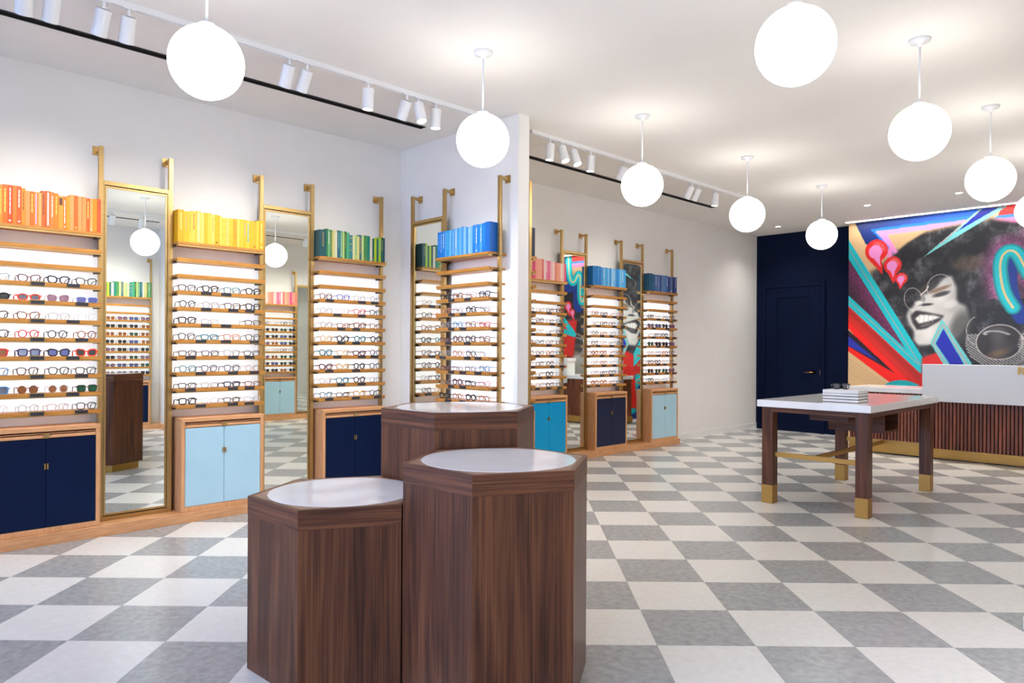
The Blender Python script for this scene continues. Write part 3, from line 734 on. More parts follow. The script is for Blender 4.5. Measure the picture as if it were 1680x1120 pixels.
# ------------------------------------------------------------------ hexagonal walnut pedestals
HEXR, HEXA = 0.4030, math.radians(242.7)
def pedestal(cx, cy, z, label, toe=False):
    t = thing('hexagonal_pedestal', label, 'pedestal', (cx, cy, 0), 0, 'hexagonal walnut pedestals')
    pt = lambda r, g=0: [(r * math.cos(HEXA + math.pi / 3 * k), r * math.sin(HEXA + math.pi / 3 * k)) for k in range(6)]
    z0 = 0.080 if toe else 0.0
    if toe:
        MB().prism(pt(HEXR - 0.045), 0.0, 0.082).build('brass_toe_kick', BRASSF, t)
    for k in range(6):                       # six mitred side boards
        a0, a1 = HEXA + math.pi / 3 * k, HEXA + math.pi / 3 * (k + 1)
        P = [((HEXR - 0.001) * math.cos(a), (HEXR - 0.001) * math.sin(a)) for a in (a0, a1)] + [((HEXR - 0.024) * math.cos(a), (HEXR - 0.024) * math.sin(a)) for a in (a1, a0)]
        MB().prism(P, z0, z - 0.0805).build('side_panel', WALV, t)
    for k in range(6):
        a0, a1 = HEXA + math.pi / 3 * k, HEXA + math.pi / 3 * (k + 1)
        P = [(HEXR * math.cos(a), HEXR * math.sin(a)) for a in (a0, a1)] + [((HEXR - 0.022) * math.cos(a), (HEXR - 0.022) * math.sin(a)) for a in (a1, a0)]
        MB().prism(P, z - 0.080, z).build('edge_band', WALH, t)
    inn = pt(HEXR - 0.0225)
    top = MB(); n = 48; R = 0.325
    ring = [(R * math.cos(2 * math.pi * k / n), R * math.sin(2 * math.pi * k / n)) for k in range(n)]
    # top board with a round opening
    outer = []
    for k in range(n):
        a = 2 * math.pi * k / n
        q = (a - HEXA) % (math.pi / 3) - math.pi / 6
        rr = (HEXR - 0.0225) * math.cos(math.pi / 6) / math.cos(q)
        outer.append((rr * math.cos(a), rr * math.sin(a)))
    # true corners
    angs = sorted({round((2 * math.pi * k / n) % (2 * math.pi), 6) for k in range(n)} | {round((HEXA + math.pi / 3 * k) % (2 * math.pi), 6) for k in range(6)})
    v, f = [], []
    for a in angs:
        q = (a - HEXA) % (math.pi / 3) - math.pi / 6
        rr = (HEXR - 0.0222) * math.cos(math.pi / 6) / math.cos(q)
        for r, zz in ((R, z - 0.02), (R, z - 0.0002), (rr, z - 0.0002), (rr, z - 0.02)):
            v.append((r * math.cos(a), r * math.sin(a), zz))
    m = len(angs)
    for k in range(m):
        for j in range(4):
            a, b = k * 4 + j, k * 4 + (j + 1) % 4
            c, d = ((k + 1) % m) * 4 + (j + 1) % 4, ((k + 1) % m) * 4 + j
            f.append((a, b, c, d))
    top.add(v, f).build('top_board', WALT, t)
    MB().lathe([(0.0, z - 0.02), (R - 0.0008, z - 0.02), (R - 0.0008, z + 0.0006), (R - 0.002, z + 0.0012), (0.0, z + 0.0012)], 64).build('white_disc', DISC, t)
    return t
pedestal(-2.198, 2.085, 0.906, 'middle-height hexagonal walnut pedestal nearest the camera')
pedestal(-2.831, 2.409, 1.071, 'tallest hexagonal walnut pedestal standing behind the other two', toe=True)
pedestal(-2.796, 1.709, 0.736, 'lowest hexagonal walnut pedestal at the left front')

# ------------------------------------------------------------------ white-topped walnut table
TX0, TX1, TY0, TY1 = -3.05, -2.14, 6.17, 7.93
tb = thing('counter_table', 'walnut table with thick white top and brass shod legs', 'table', (0, 0, 0))
MB().box((TX0 - 0.035, TY0 - 0.03, 0.865), (TX1 + 0.03, TY1 + 0.05, 0.926)).build('table_top', QUARTZ, tb, bevel=0.003)
for x in (TX0, TX1 - 0.10):
    for y in (TY0, TY1 - 0.10):
        l = MB().box((x, y, 0.163), (x + 0.10, y + 0.10, 0.865)).build('leg', WALV, tb, bevel=0.002)
        MB().box((x - 0.001, y - 0.001, 0.0), (x + 0.101, y + 0.101, 0.163)).build('brass_foot', BRASSF, l, bevel=0.002)
for a, b in (((TX0 + 0.1, TY0 + 0.004, 0.82), (TX1 - 0.1, TY0 + 0.03, 0.865)), ((TX0 + 0.1, TY1 - 0.03, 0.82), (TX1 - 0.1, TY1 - 0.004, 0.865)),
             ((TX0 + 0.004, TY0 + 0.1, 0.82), (TX0 + 0.03, TY1 - 0.1, 0.865)), ((TX1 - 0.03, TY0 + 0.1, 0.82), (TX1 - 0.004, TY1 - 0.1, 0.865))):
    MB().box(a, b).build('apron_rail', WALH, tb)
MB().box((TX0 + 0.1, TY0 + 0.04, 0.42), (TX1 - 0.1, TY0 + 0.06, 0.462)).build('brass_stretcher', BRASSF, tb)
MB().box((TX0 + 0.1, TY1 - 0.06, 0.42), (TX1 - 0.1, TY1 - 0.04, 0.462)).build('brass_stretcher', BRASSF, tb)
MB().box((-2.605, TY0 + 0.06, 0.42), (-2.585, TY1 - 0.06, 0.462)).build('brass_stretcher', BRASSF, tb)
# hanging cubby with an open end, and a shallow drawer
cub = MB(); cx0, cx1, cy0, cy1, cz0, cz1 = -2.80, -2.30, 7.03, 7.42, 0.615, 0.865
cub.box((cx0, cy0, cz0), (cx1, cy0 + 0.02, cz1)).box((cx0, cy1 - 0.02, cz0), (cx1, cy1, cz1)).box((cx0, cy0 + 0.02, cz0), (cx1, cy1 - 0.02, cz0 + 0.02)).box((cx0, cy0 + 0.02, cz0 + 0.02), (cx0 + 0.02, cy1 - 0.02, cz1))
cb = cub.build('open_cubby', WALH, tb)
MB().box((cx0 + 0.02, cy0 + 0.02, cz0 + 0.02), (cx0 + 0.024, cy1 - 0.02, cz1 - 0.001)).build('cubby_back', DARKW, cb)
MB().box((-2.76, 6.50, 0.745), (-2.42, 6.98, 0.865)).build('shallow_drawer', WALH, tb)

# four white books and a pair of glasses on the table
COVW = noise_mat('white_book_cover', (0.80, 0.80, 0.80, 1), (0.84, 0.84, 0.84, 1), nscale=20, rough=0.35)
PAGEW = noise_mat('white_page_edges', (0.72, 0.71, 0.70, 1), (0.78, 0.77, 0.76, 1), scale=(1, 1, 300), nscale=6, rough=0.8)
SPINEK = mat('dark_board_edge', (0.03, 0.03, 0.032, 1), 0.5)
names = ['bottom', 'second from bottom', 'third from bottom', 'top']
for k in range(4):
    t = thing('hardback_book', 'white hardback book, %s of the stack on the white table' % names[k], 'book', (-2.435, 6.47, 0.927 + 0.0262 * k), [0.0, 0.01, -0.012, 0.006][k], 'stack of white books')
    MB().box((-0.150, -0.115, 0), (0.150, 0.115, 0.003)).box((-0.150, -0.115, 0.0228), (0.150, 0.115, 0.0258)).build('cover', SPINEK if k < 3 else COVW, t)
    MB().box((-0.1485, -0.1135, 0.003), (0.1485, 0.1135, 0.0228)).build('pages', PAGEW, t)
    if k == 3:
        MB().box((-0.149, -0.114, 0.0258), (0.149, 0.114, 0.0262)).build('jacket', COVW, t)
g = thing('eyeglasses', 'black eyeglasses lying on top of the white book stack', 'eyeglasses', (-2.47, 6.47, 0.927 + 4 * 0.0262 + 0.0006), 0.5)
frm, le, te = glasses_meshes('square', 'bold')
link('front_frame', frm, g, m=FC['black'])
for q in le: link('lens', q, g, m=LC[''])
for q in te: link('temple', q, g, m=FC['black'])

# ------------------------------------------------------------------ reception desk
dk = thing('reception_desk', 'long walnut slatted reception desk with brass base and white counter', 'desk', (0, 0, 0))
DX0, DX1, DY0, DY1 = -3.82, 0.30, 10.30, 11.05
MB().box((DX0 + 0.03, DY0 + 0.03, 0.0), (DX1 - 0.03, DY1 - 0.03, 0.82)).build('core', DARKW, dk)
MB().box((DX0, DY0 - 0.004, 0.012), (DX1, DY0 + 0.03, 0.130)).box((DX0, DY0 + 0.03, 0.012), (DX0 + 0.03, DY1, 0.130)).build('brass_base', BRASSF, dk)
sl = MB().box((0, 0.0, 0.131), (0.026, 0.030, 0.820)).mesh('slat', SLATM)
n = int((DX1 - DX0) / 0.0405)
for k in range(n):
    link('slat', sl, dk, (DX0 + 0.007 + 0.0405 * k, DY0, 0))
sl2 = MB().box((0, 0.0, 0.131), (0.030, 0.026, 0.820)).mesh('slat', SLATM)
for k in range(17):
    link('slat', sl2, dk, (DX0, DY0 + 0.04 + 0.0405 * k, 0))
MB().box((DX0 - 0.02, DY0 - 0.02, 0.82), (DX1, DY1, 0.885)).build('white_counter', QUARTZ, dk, bevel=0.003)
rp = MB().box((-2.885, DY0 - 0.10, 0.735), (DX1, DY0 - 0.03, 1.205)).build('raised_white_front', mat('white_solid_surface', (0.70, 0.71, 0.72, 1), 0.35), dk, bevel=0.004)
MB().box((-2.885, DY0 - 0.03, 1.145), (DX1, DY0 + 0.22, 1.205)).build('raised_white_ledge', QUARTZ, dk, bevel=0.003)
MB().box((-2.870, DY0 - 0.03, 0.8855), (-2.80, DY0 + 0.2, 1.1445)).build('raised_end_panel', QUARTZ, dk)
cu = bpy.data.curves.new('letter_r', 'FONT'); cu.body = 'R'; cu.size = 0.125; cu.extrude = 0.006; cu.offset = 0.0035
fo = bpy.data.objects.new('letter_tmp', cu); COL.objects.link(fo)
dg = bpy.context.evaluated_depsgraph_get()
lm = bpy.data.meshes.new_from_object(fo.evaluated_get(dg))
bpy.data.objects.remove(fo)
lm.materials.clear(); lm.materials.append(BRASSF)
lo = link('brass_letter', lm, rp); lo.location = (-1.872, DY0 - 0.106, 1.103); lo.rotation_euler = (math.radians(90), 0, 0)
lo['label'] = 'brass letter R'

# ------------------------------------------------------------------ navy door in the far wall
DXA, DXB, DH = -5.83, -4.895, 2.44
door = struct('door_1', MB().box((DXA, FY - 0.012, 0.008), (DXB, FY - 0.001, 2.44)), NAVYW, 'navy panelled door with brass lever in the navy wall')
st = MB()
for a, b in (((DXA, 0.008), (DXA + 0.19, DH)), ((DXB - 0.19, 0.008), (DXB, DH)), ((DXA + 0.19, 2.27), (DXB - 0.19, DH)), ((DXA + 0.19, 0.008), (DXB - 0.19, 0.28))):
    st.box((a[0], FY - 0.024, a[1]), (b[0], FY - 0.012, b[1]))
st.build('rails_and_stiles', NAVYW, door, bevel=0.002)
cs = MB().box((DXA - 0.075, FY - 0.034, 0), (DXA - 0.006, FY - 0.001, DH + 0.075)).box((DXB + 0.006, FY - 0.034, 0), (DXB + 0.075, FY - 0.001, DH + 0.075)).box((DXA - 0.006, FY - 0.034, DH + 0.006), (DXB + 0.006, FY - 0.001, DH + 0.075))
cs.build('casing', NAVYW, door, bevel=0.002)
hd = MB().lathe([(0, -0.008), (0.032, -0.008), (0.034, 0.0), (0, 0.0)], 20)
rot = Matrix.Translation((DXB - 0.10, FY - 0.024, 1.01)) @ Matrix.Rotation(math.radians(-90), 4, 'X')
hd.v = [tuple(rot @ Vector((x, y, -z))) for x, y, z in hd.v]
hd.tube([(DXB - 0.10, FY - 0.03, 1.01), (DXB - 0.10, FY - 0.075, 1.01), (DXB - 0.12, FY - 0.08, 1.01), (DXB - 0.235, FY - 0.078, 1.005)], [0.012, 0.012, 0.012, 0.008], 8)
hd.build('lever_handle', BRASSF, door, smooth=True)
MB().box((DXB - 0.002, FY - 0.027, 0.97), (DXB + 0.004, FY - 0.02, 1.05)).build('strike_plate', BRASSF, door)

# ------------------------------------------------------------------ mural (printed picture on a flat panel)
def make_mural():
    Wm, Hm, st = RX + 4.38, CZ - 0.004, 0.009
    nx, nz = int(Wm / st) + 1, int(Hm / st) + 1
    S, Z = np.meshgrid(np.linspace(0, Wm, nx), np.linspace(0, Hm, nz))
    rgb = np.zeros((nz, nx, 3))
    rng = np.random.default_rng(5)
    def vnoise(fx, fz, sd):
        r = np.random.default_rng(sd); g = r.random((int(Hm * fz) + 3, int(Wm * fx) + 3))
        a, b = S * fx, Z * fz
        i, j = a.astype(int), b.astype(int); fa, fb = a - i, b - j
        fa, fb = fa * fa * (3 - 2 * fa), fb * fb * (3 - 2 * fb)
        return (g[j, i] * (1 - fa) + g[j, i + 1] * fa) * (1 - fb) + (g[j + 1, i] * (1 - fa) + g[j + 1, i + 1] * fa) * fb
    def inside(P):
        m = np.zeros(S.shape, bool); n = len(P)
        for k in range(n):
            (x0, y0), (x1, y1) = P[k], P[(k + 1) % n]
            if y0 == y1: continue
            m ^= ((y0 > Z) != (y1 > Z)) & (S < (x1 - x0) * (Z - y0) / (y1 - y0) + x0)
        return m.astype(float)
    def blur(m, k):
        for ax in (0, 1):
            for _ in range(2):
                p = np.pad(m, [(k + 1, k) if a == ax else (0, 0) for a in (0, 1)], mode='edge')
                c = np.cumsum(p, axis=ax)
                m = (np.take(c, range(2 * k + 1, c.shape[ax]), axis=ax) - np.take(c, range(0, c.shape[ax] - 2 * k - 1), axis=ax)) / (2 * k + 1)
        return m
    def put(mask, col):
        nonlocal rgb
        c = np.asarray(col, float)
        if c.ndim == 1: c = c[None, None, :]
        rgb = rgb * (1 - mask[..., None]) + c * mask[..., None]
    def poly(P, col, soft=0):
        m = inside(P)
        if soft: m = blur(m, soft)
        put(m, col)
    def dist(P):
        d = np.full(S.shape, 9.0)
        for (x0, y0), (x1, y1) in zip(P[:-1], P[1:]):
            L2 = (x1 - x0) ** 2 + (y1 - y0) ** 2 + 1e-9
            t = np.clip(((S - x0) * (x1 - x0) + (Z - y0) * (y1 - y0)) / L2, 0, 1)
            d = np.minimum(d, np.hypot(S - x0 - t * (x1 - x0), Z - y0 - t * (y1 - y0)))
        return d
    def smooth(P, n=3):
        for _ in range(n):
            Q = [P[0]]
            for a, b in zip(P[:-1], P[1:]):
                Q += [(a[0] * .75 + b[0] * .25, a[1] * .75 + b[1] * .25), (a[0] * .25 + b[0] * .75, a[1] * .25 + b[1] * .75)]
            P = Q + [P[-1]]
        return P
    def line(P, w, col, soft=0.006):
        put(np.clip((w / 2 - dist(P)) / soft + 0.5, 0, 1), col)
    def ell(cx, cz, a, b, rot=0.0):
        c, s = math.cos(rot), math.sin(rot)
        x, z = S - cx, Z - cz
        return np.sqrt(((x * c + z * s) / a) ** 2 + ((-x * s + z * c) / b) ** 2)
    TAN, CY, RED = (224, 186, 136), (8, 190, 200), (228, 32, 24)
    put(np.ones(S.shape), TAN)
    for k in range(5):
        line([(0.0, 1.25 - 0.05 * k), (0.9, 0.62 - 0.05 * k)], 0.008, (196, 158, 112))
    # hair and dark ground
    curl = vnoise(6, 6, 1) * 0.5 + vnoise(14, 12, 2) * 0.3 + vnoise(40, 34, 3) * 0.2
    strand = vnoise(55, 10, 4)
    dark = (np.array([27, 27, 31])[None, None] + (np.clip(curl - 0.48, 0, 1) * 190 * (0.6 + 0.8 * strand))[..., None] * np.array([1, 0.98, 0.96]))
    hm = inside([(0.69, 2.89), (0.82, 2.98), (0.99, 3.10), (1.26, 3.15), (1.59, 3.19), (1.90, 3.22), (2.27, 3.14), (2.84, 3.05), (5.7, 3.0), (5.7, -0.1), (1.05, -0.1), (1.0, 1.2), (0.35, 2.48), (0.32, 2.60), (0.44, 2.63), (0.61, 2.81)])
    put(blur(hm, 3), dark)
    put(np.clip(1.2 - ell(1.62, 2.62, 0.22, 0.12), 0, 0.5), (120, 96, 70))
    put(np.clip(1.0 - ell(1.35, 2.75, 0.34, 0.20), 0, 0.5), (24, 24, 26))
    # pale glossy curls
    for cx, cz, rr in ((0.95, 2.98, 0.11), (1.06, 2.90, 0.08), (1.02, 2.52, 0.10), (0.80, 2.30, 0.08), (1.95, 2.95, 0.12), (1.75, 2.35, 0.10), (1.85, 2.05, 0.10), (1.55, 2.45, 0.07)):
        e = ell(cx, cz, rr, rr * 0.8, 0.5)
        put(np.clip(1 - np.abs(((e * 4) % 1) - 0.5) * 3.2, 0, 1) * np.clip(1.2 - e, 0, 1) * (0.3 + 0.5 * strand), (150, 150, 150))
    # top left bands
    nv = inside([(0.0, 3.4), (5.7, 3.4), (2.18, 3.28), (1.68, 3.27), (0.32, 3.25), (0.69, 2.89), (0.61, 2.81), (0.25, 3.03), (0.08, 3.36)]) * (Z > 2.7)
    nv = np.maximum(inside([(0.08, 3.4), (1.95, 3.4), (1.68, 3.27), (0.32, 3.25), (0.69, 2.89), (0.61, 2.81), (0.25, 3.03)]), 0)
    k = np.clip((S - 0.2) / 1.2, 0, 1)[..., None]
    put(nv, np.array([6, 38, 110])[None, None] * (1 - k) + np.array([6, 100, 214])[None, None] * k)
    poly([(0.32, 3.25), (1.69, 3.29), (1.68, 3.23), (0.40, 3.20), (0.70, 2.89), (0.64, 2.86)], (10, 120, 226))
    poly([(0.40, 3.21), (1.67, 3.24), (1.57, 3.20), (1.12, 3.15), (0.57, 3.14), (0.72, 2.86), (0.67, 2.84)], (246, 150, 214), 1)
    poly([(0.57, 3.13), (1.12, 3.15), (0.97, 3.06), (0.84, 2.99), (0.72, 2.89)], (216, 178, 130), 1)
    # top right bands
    poly([(2.05, 3.4), (2.73, 3.4), (2.70, 3.24), (1.99, 3.25)], (240, 44, 34))
    poly([(1.99, 3.25), (2.70, 3.25), (2.70, 3.20), (1.94, 3.21)], (20, 130, 224))
    poly([(1.94, 3.21), (2.70, 3.20), (2.70, 3.10), (2.25, 3.12), (2.03, 3.18)], (240, 130, 190), 2)
    poly([(2.27, 3.12), (2.70, 3.12), (2.66, 2.84), (2.45, 3.0), (2.36, 2.9)], (206, 168, 130), 2)
    # turquoise spike
    SP_ = (118, 206, 206)
    poly([(1.77, 3.37), (2.11, 3.37), (1.07, 2.76)], SP_)
    poly([(1.79, 3.37), (2.07, 3.37), (1.26, 2.92)], (226, 120, 100))
    poly([(1.80, 3.37), (2.06, 3.37), (1.30, 2.94)], SP_)
    poly([(1.81, 3.37), (2.02, 3.37), (1.49, 3.08)], (10, 22, 150))
    # left: dark triangle with magenta spray, red, blue and black wedges
    poly([(0.0, 2.82), (0.85, 1.37), (0.0, 2.24)], (30, 20, 28))
    nA = (2.82 - 1.37) * S + 0.85 * Z - 0.85 * 2.82
    dA = np.abs(nA) / math.hypot(1.45, 0.85)
    spray = np.clip(1 - dA / 0.34, 0, 1) * inside([(0.0, 2.80), (0.83, 1.40), (0.0, 2.24)])
    put(np.clip(spray * (0.35 + 0.9 * rng.random(S.shape)) * 0.9, 0, 0.9), (150, 50, 112))
    poly([(0.0, 2.08), (1.05, 1.04), (1.05, 0.40), (0.0, 1.72)], (214, 36, 26))
    poly([(0.0, 2.05), (1.05, 1.0), (1.05, 0.90), (0.0, 1.96)], (168, 28, 20), 3)
    poly([(0.0, 1.83), (1.05, 0.75), (1.05, 0.55), (0.0, 1.72)], (250, 26, 14))
    poly([(0.0, 1.70), (0.70, 1.02), (0.0, 1.43)], (30, 16, 22))
    poly([(0.0, 1.60), (0.46, 1.20), (0.0, 1.45)], (36, 48, 168))
    poly([(0.0, 1.44), (0.70, 1.02), (1.06, 0.78), (1.06, 0.55), (0.0, 1.36)], (250, 26, 14))
    poly([(0.0, 3.12), (1.11, 1.19), (1.05, 1.03), (0.95, 1.15), (0.85, 1.37), (0.0, 2.82)], CY)
    poly([(0.0, 2.24), (0.87, 1.36), (1.11, 1.19), (1.05, 1.03), (0.0, 2.08)], CY)
    line([(0.0, 2.98), (1.04, 1.15)], 0.012, (170, 150, 140)); line([(0.0, 2.16), (1.0, 1.18)], 0.012, (170, 150, 140))
    # low turquoise curl, mostly behind the desk
    arc = smooth([(1.09, 0.2), (1.10, 0.55), (1.0, 0.76), (0.80, 0.84), (0.58, 0.78), (0.47, 0.55)])
    line([(p[0] - 0.05, p[1] - 0.09) for p in arc], 0.26, (20, 40, 120)); line(arc, 0.22, (12, 168, 176)); line(arc, 0.10, CY); line(arc, 0.02, (214, 130, 90))
    # face
    face = [(1.03, 2.20), (1.05, 2.14), (0.96, 2.09), (0.925, 2.03), (0.865, 1.985), (0.842, 1.90), (0.88, 1.76), (0.945, 1.66), (0.935, 1.54), (1.0, 1.455), (1.14, 1.45), (1.31, 1.47), (1.51, 1.56), (1.66, 1.78), (1.62, 2.01), (1.50, 2.08), (1.50, 2.28), (1.43, 2.46), (1.34, 2.44), (1.24, 2.32), (1.12, 2.24)]
    fm = blur(inside(face), 2)
    shade = 224 - 70 * np.clip((S - 1.30) / 0.36, 0, 1) - 60 * np.clip((1.62 - Z) / 0.2, 0, 1) * np.clip((S - 1.0) / 0.4, 0, 1) - 26 * vnoise(7, 7, 9)
    put(fm, shade[..., None] * np.array([1.0, 0.985, 0.955]))
    def blob(cx, cz, a, b, rot, col, op):
        put(np.clip((1.25 - ell(cx, cz, a, b, rot)) * 1.6, 0, 1) * op, col)
    blob(1.55, 1.70, 0.14, 0.26, -0.2, (70, 68, 66), 0.75)
    blob(1.12, 2.30, 0.16, 0.07, 0.6, (66, 62, 60), 0.85)
    blob(1.30, 2.20, 0.12, 0.035, 0.25, (44, 42, 42), 0.85)         # closed eye
    blob(1.28, 2.27, 0.16, 0.03, 0.35, (126, 96, 70), 0.8)
    blob(1.06, 2.14, 0.035, 0.05, 0.2, (90, 88, 86), 0.6)
    blob(1.10, 2.055, 0.10, 0.022, 0.05, (48, 46, 46), 0.9)         # under the nose
    blob(1.00, 2.08, 0.05, 0.035, 0, (236, 232, 226), 0.7)
    blob(1.42, 2.05, 0.10, 0.06, 0.3, (236, 232, 224), 0.5)
    blob(0.92, 1.86, 0.03, 0.11, 0.25, (120, 116, 112), 0.6)
    poly([(0.90, 1.90), (0.97, 1.975), (1.12, 1.94), (1.34, 1.885), (1.28, 1.81), (1.10, 1.70), (0.98, 1.685), (0.93, 1.78)], (46, 42, 44), 1)
    poly([(0.955, 1.855), (1.03, 1.912), (1.20, 1.895), (1.30, 1.865), (1.17, 1.815), (1.01, 1.775)], (240, 236, 228), 1)
    for s in (1.02, 1.08, 1.14, 1.20): line([(s, 1.90), (s - 0.01, 1.79)], 0.008, (176, 172, 168))
    blob(1.10, 1.755, 0.09, 0.02, 0.3, (120, 116, 116), 0.8)
    blob(1.22, 1.40, 0.17, 0.07, 0.1, (30, 29, 30), 0.95)
    for cx, cz, a, b, t0 in ((1.28, 2.30, 0.165, 0.185, -0.15), (0.93, 2.14, 0.12, 0.17, 0.2)):
        e = ell(cx, cz, a, b, t0)
        put(np.clip(1 - np.abs(e - 1) / 0.05, 0, 1) * 0.9, (226, 214, 208))
    line([(1.03, 2.20), (1.10, 2.26), (1.13, 2.32)], 0.016, (226, 214, 208))
    # drops
    def drop(cx, cz, r, tx, tz, pk):
        for rr, col, tt in ((r, (236, 34, 26), 1.0), (r * 0.58, (248, 150, 214), 0.66)):
            m = (ell(cx - (r - rr) * 0.2, cz - (r - rr) * 0.2, rr, rr * 1.05) < 1).astype(float)
            ttx, ttz = cx + (tx - cx) * tt, cz + (tz - cz) * tt
            m = np.maximum(m, inside([(cx - rr * 0.98, cz - rr * 0.15), (cx + rr * 0.98, cz - rr * 0.15), (cx + rr * 0.5, cz - rr * 0.8), (ttx, ttz), (cx - rr * 0.55, cz - rr * 0.95)]))
            put(m, col)
        for a in np.linspace(0.0, 1.9, 8):
            for q in (0.60, 0.76):
                put((ell(cx + r * q * math.cos(a), cz + r * q * math.sin(a), r * 0.05, r * 0.05) < 1).astype(float) * 0.8, (255, 190, 190))
    put(blur((ell(0.60, 2.86, 0.05, 0.09) < 1).astype(float), 2), (246, 140, 200))
    drop(0.41, 2.91, 0.165, 0.50, 2.54, 1); drop(0.645, 2.67, 0.125, 0.66, 2.39, 1); drop(0.765, 2.46, 0.085, 0.75, 2.29, 1)
    # red collar and blue kite
    poly([(1.05, 1.27), (1.24, 1.35), (1.41, 1.18), (1.41, 0.2), (0.95, 0.2), (1.05, 1.1)], (214, 34, 26), 1)
    poly([(1.31, 1.84), (1.69, 1.19), (1.55, 0.75), (1.38, 1.10), (1.16, 1.49)], (104, 196, 196))
    poly([(1.32, 1.77), (1.63, 1.19), (1.53, 0.85), (1.40, 1.12), (1.19, 1.49)], (220, 120, 110))
    poly([(1.32, 1.75), (1.62, 1.19), (1.53, 0.88), (1.40, 1.13), (1.20, 1.49)], (104, 196, 196))
    poly([(1.33, 1.70), (1.59, 1.19), (1.52, 0.95), (1.43, 1.16), (1.23, 1.48)], (16, 34, 164))
    # second figure's glasses, hatched
    for cx, cz, a, b, rt in ((2.01, 1.50, 0.27, 0.24, 0.1), (2.56, 1.46, 0.22, 0.25, 0.0)):
        e = ell(cx, cz, a, b, rt)
        hatch = (np.sin((S * 0.9 + Z * 1.2) * 150) > 0.1).astype(float)
        put((np.clip(1.55 - e, 0, 1) > 0.05) * hatch * 0.75 * (Z < 1.62) * (S < 2.4), (205, 202, 196))
        put((e < 1).astype(float), np.array([48, 44, 44])[None, None] + np.clip(vnoise(5, 9, 12) - 0.4, 0, 1)[..., None] * 60)
        put(np.clip(1 - ell(cx, cz - 0.15, a * 0.7, 0.07, 0.3), 0, 1) * 0.9, (126, 98, 66))
        put(np.clip(1 - np.abs(ell(cx - 0.02, cz + 0.10, a * 0.55, 0.05, -0.15) - 1) / 0.3, 0, 1) * 0.8 * (Z > cz + 0.1), (220, 220, 218))
        put(np.clip(1 - np.abs(e - 1) / 0.045, 0, 1), (216, 204, 198))
    line([(2.27, 1.55), (2.36, 1.55)], 0.02, (216, 204, 198))
    put(np.clip(1 - np.abs(ell(1.76, 1.66, 0.14, 0.2) - 1) / 0.05, 0, 1) * (S < 1.72), (196, 190, 184))
    put(blur((ell(2.5, 1.0, 0.35, 0.28) < 1).astype(float), 6) * 0.8, (206, 202, 196))
    poly([(2.52, 2.0), (2.9, 2.0), (2.9, 1.2), (2.62, 1.2)], (214, 34, 26), 2)
    # pink halo and turquoise ribbon
    rib = smooth([(2.17, 1.97), (2.07, 2.15), (2.02, 2.41), (2.02, 2.66), (2.11, 2.77), (2.22, 2.72), (2.32, 2.46), (2.40, 2.34), (2.45, 2.52), (2.43, 2.90), (2.50, 2.98), (2.60, 2.80), (2.70, 2.82), (2.77, 3.05), (2.77, 3.4)])
    dr = dist(rib)
    put(np.clip(1 - (dr - 0.06) / 0.22, 0, 1) * (S < 2.35) * (Z > 2.1) * (0.3 + 0.8 * rng.random(S.shape)) * 0.9, (222, 110, 180))
    line([(p[0] + 0.10, p[1] - 0.13) for p in rib], 0.19, (8, 52, 142), 0.02)
    put(np.clip((0.092 - dr) / 0.006 + 0.5, 0, 1), (6, 142, 150))
    put(np.clip((0.068 - dr) / 0.02 + 0.5, 0, 1), (8, 196, 204))
    line(rib, 0.028, (238, 206, 140))
    drop(2.78, 2.30, 0.10, 2.72, 2.05, 1); drop(2.66, 2.16, 0.075, 2.60, 1.96, 1)
    line([(2.95, 2.05), (2.62, 1.70)], 0.12, CY); line([(2.95, 1.78), (2.60, 1.68)], 0.10, CY)
    # beyond the picture's edge the same language goes on
    for k2, (s0, colr) in enumerate(((3.3, RED), (3.8, CY), (4.3, (16, 34, 164)), (4.8, (246, 150, 214)))):
        poly([(s0, 3.4), (s0 + 0.45, 3.4), (s0 - 0.5, 0.3), (s0 - 0.7, 0.3)], colr)
    c = np.clip(rgb / 255.0, 0, 1)
    lin = np.where(c <= 0.04045, c / 12.92, ((c + 0.055) / 1.055) ** 2.4)
    # panel: front grid plus rim and back
    X = (S - 4.38).ravel(); Zr = (Z + 0.002).ravel()
    n = nx * nz
    co = np.empty((n * 1, 3), np.float32); co[:, 0] = X; co[:, 1] = MY; co[:, 2] = Zr
    idx = np.arange(n).reshape(nz, nx)
    quads = np.stack([idx[:-1, :-1], idx[:-1, 1:], idx[1:, 1:], idx[1:, :-1]], -1).reshape(-1, 4)
    back = np.array([[-4.38, MY + 0.0115, 0.002], [RX, MY + 0.0115, 0.002], [RX, MY + 0.0115, CZ - 0.002], [-4.38, MY + 0.0115, CZ - 0.002]], np.float32)
    co = np.vstack([co, back])
    b0 = n
    cor = [idx[0, 0], idx[0, -1], idx[-1, -1], idx[-1, 0]]
    extra = [[cor[k], b0 + k, b0 + (k + 1) % 4, cor[(k + 1) % 4]] for k in range(4)] + [[b0 + 3, b0 + 2, b0 + 1, b0]]
    F = np.vstack([quads, np.array(extra)]).astype(np.int32)
    me = bpy.data.meshes.new('mural')
    me.vertices.add(len(co)); me.vertices.foreach_set('co', co.ravel())
    me.loops.add(F.size); me.loops.foreach_set('vertex_index', F.ravel())
    me.polygons.add(len(F)); me.polygons.foreach_set('loop_start', np.arange(0, F.size, 4, dtype=np.int32))
    me.update(); me.validate()
    at = me.color_attributes.new('print', 'FLOAT_COLOR', 'POINT')
    colr = np.ones((len(co), 4), np.float32); colr[:n, :3] = lin.reshape(-1, 3); colr[n:, :3] = 0.6
    at.data.foreach_set('color', colr.ravel())
    m = mat('mural_print', (1, 1, 1, 1), 0.45)
    N, L, p = nodes_of(m)
    ca_ = N.new('ShaderNodeVertexColor'); ca_.layer_name = 'print'
    L.new(ca_.outputs['Color'], p.inputs['Base Color'])
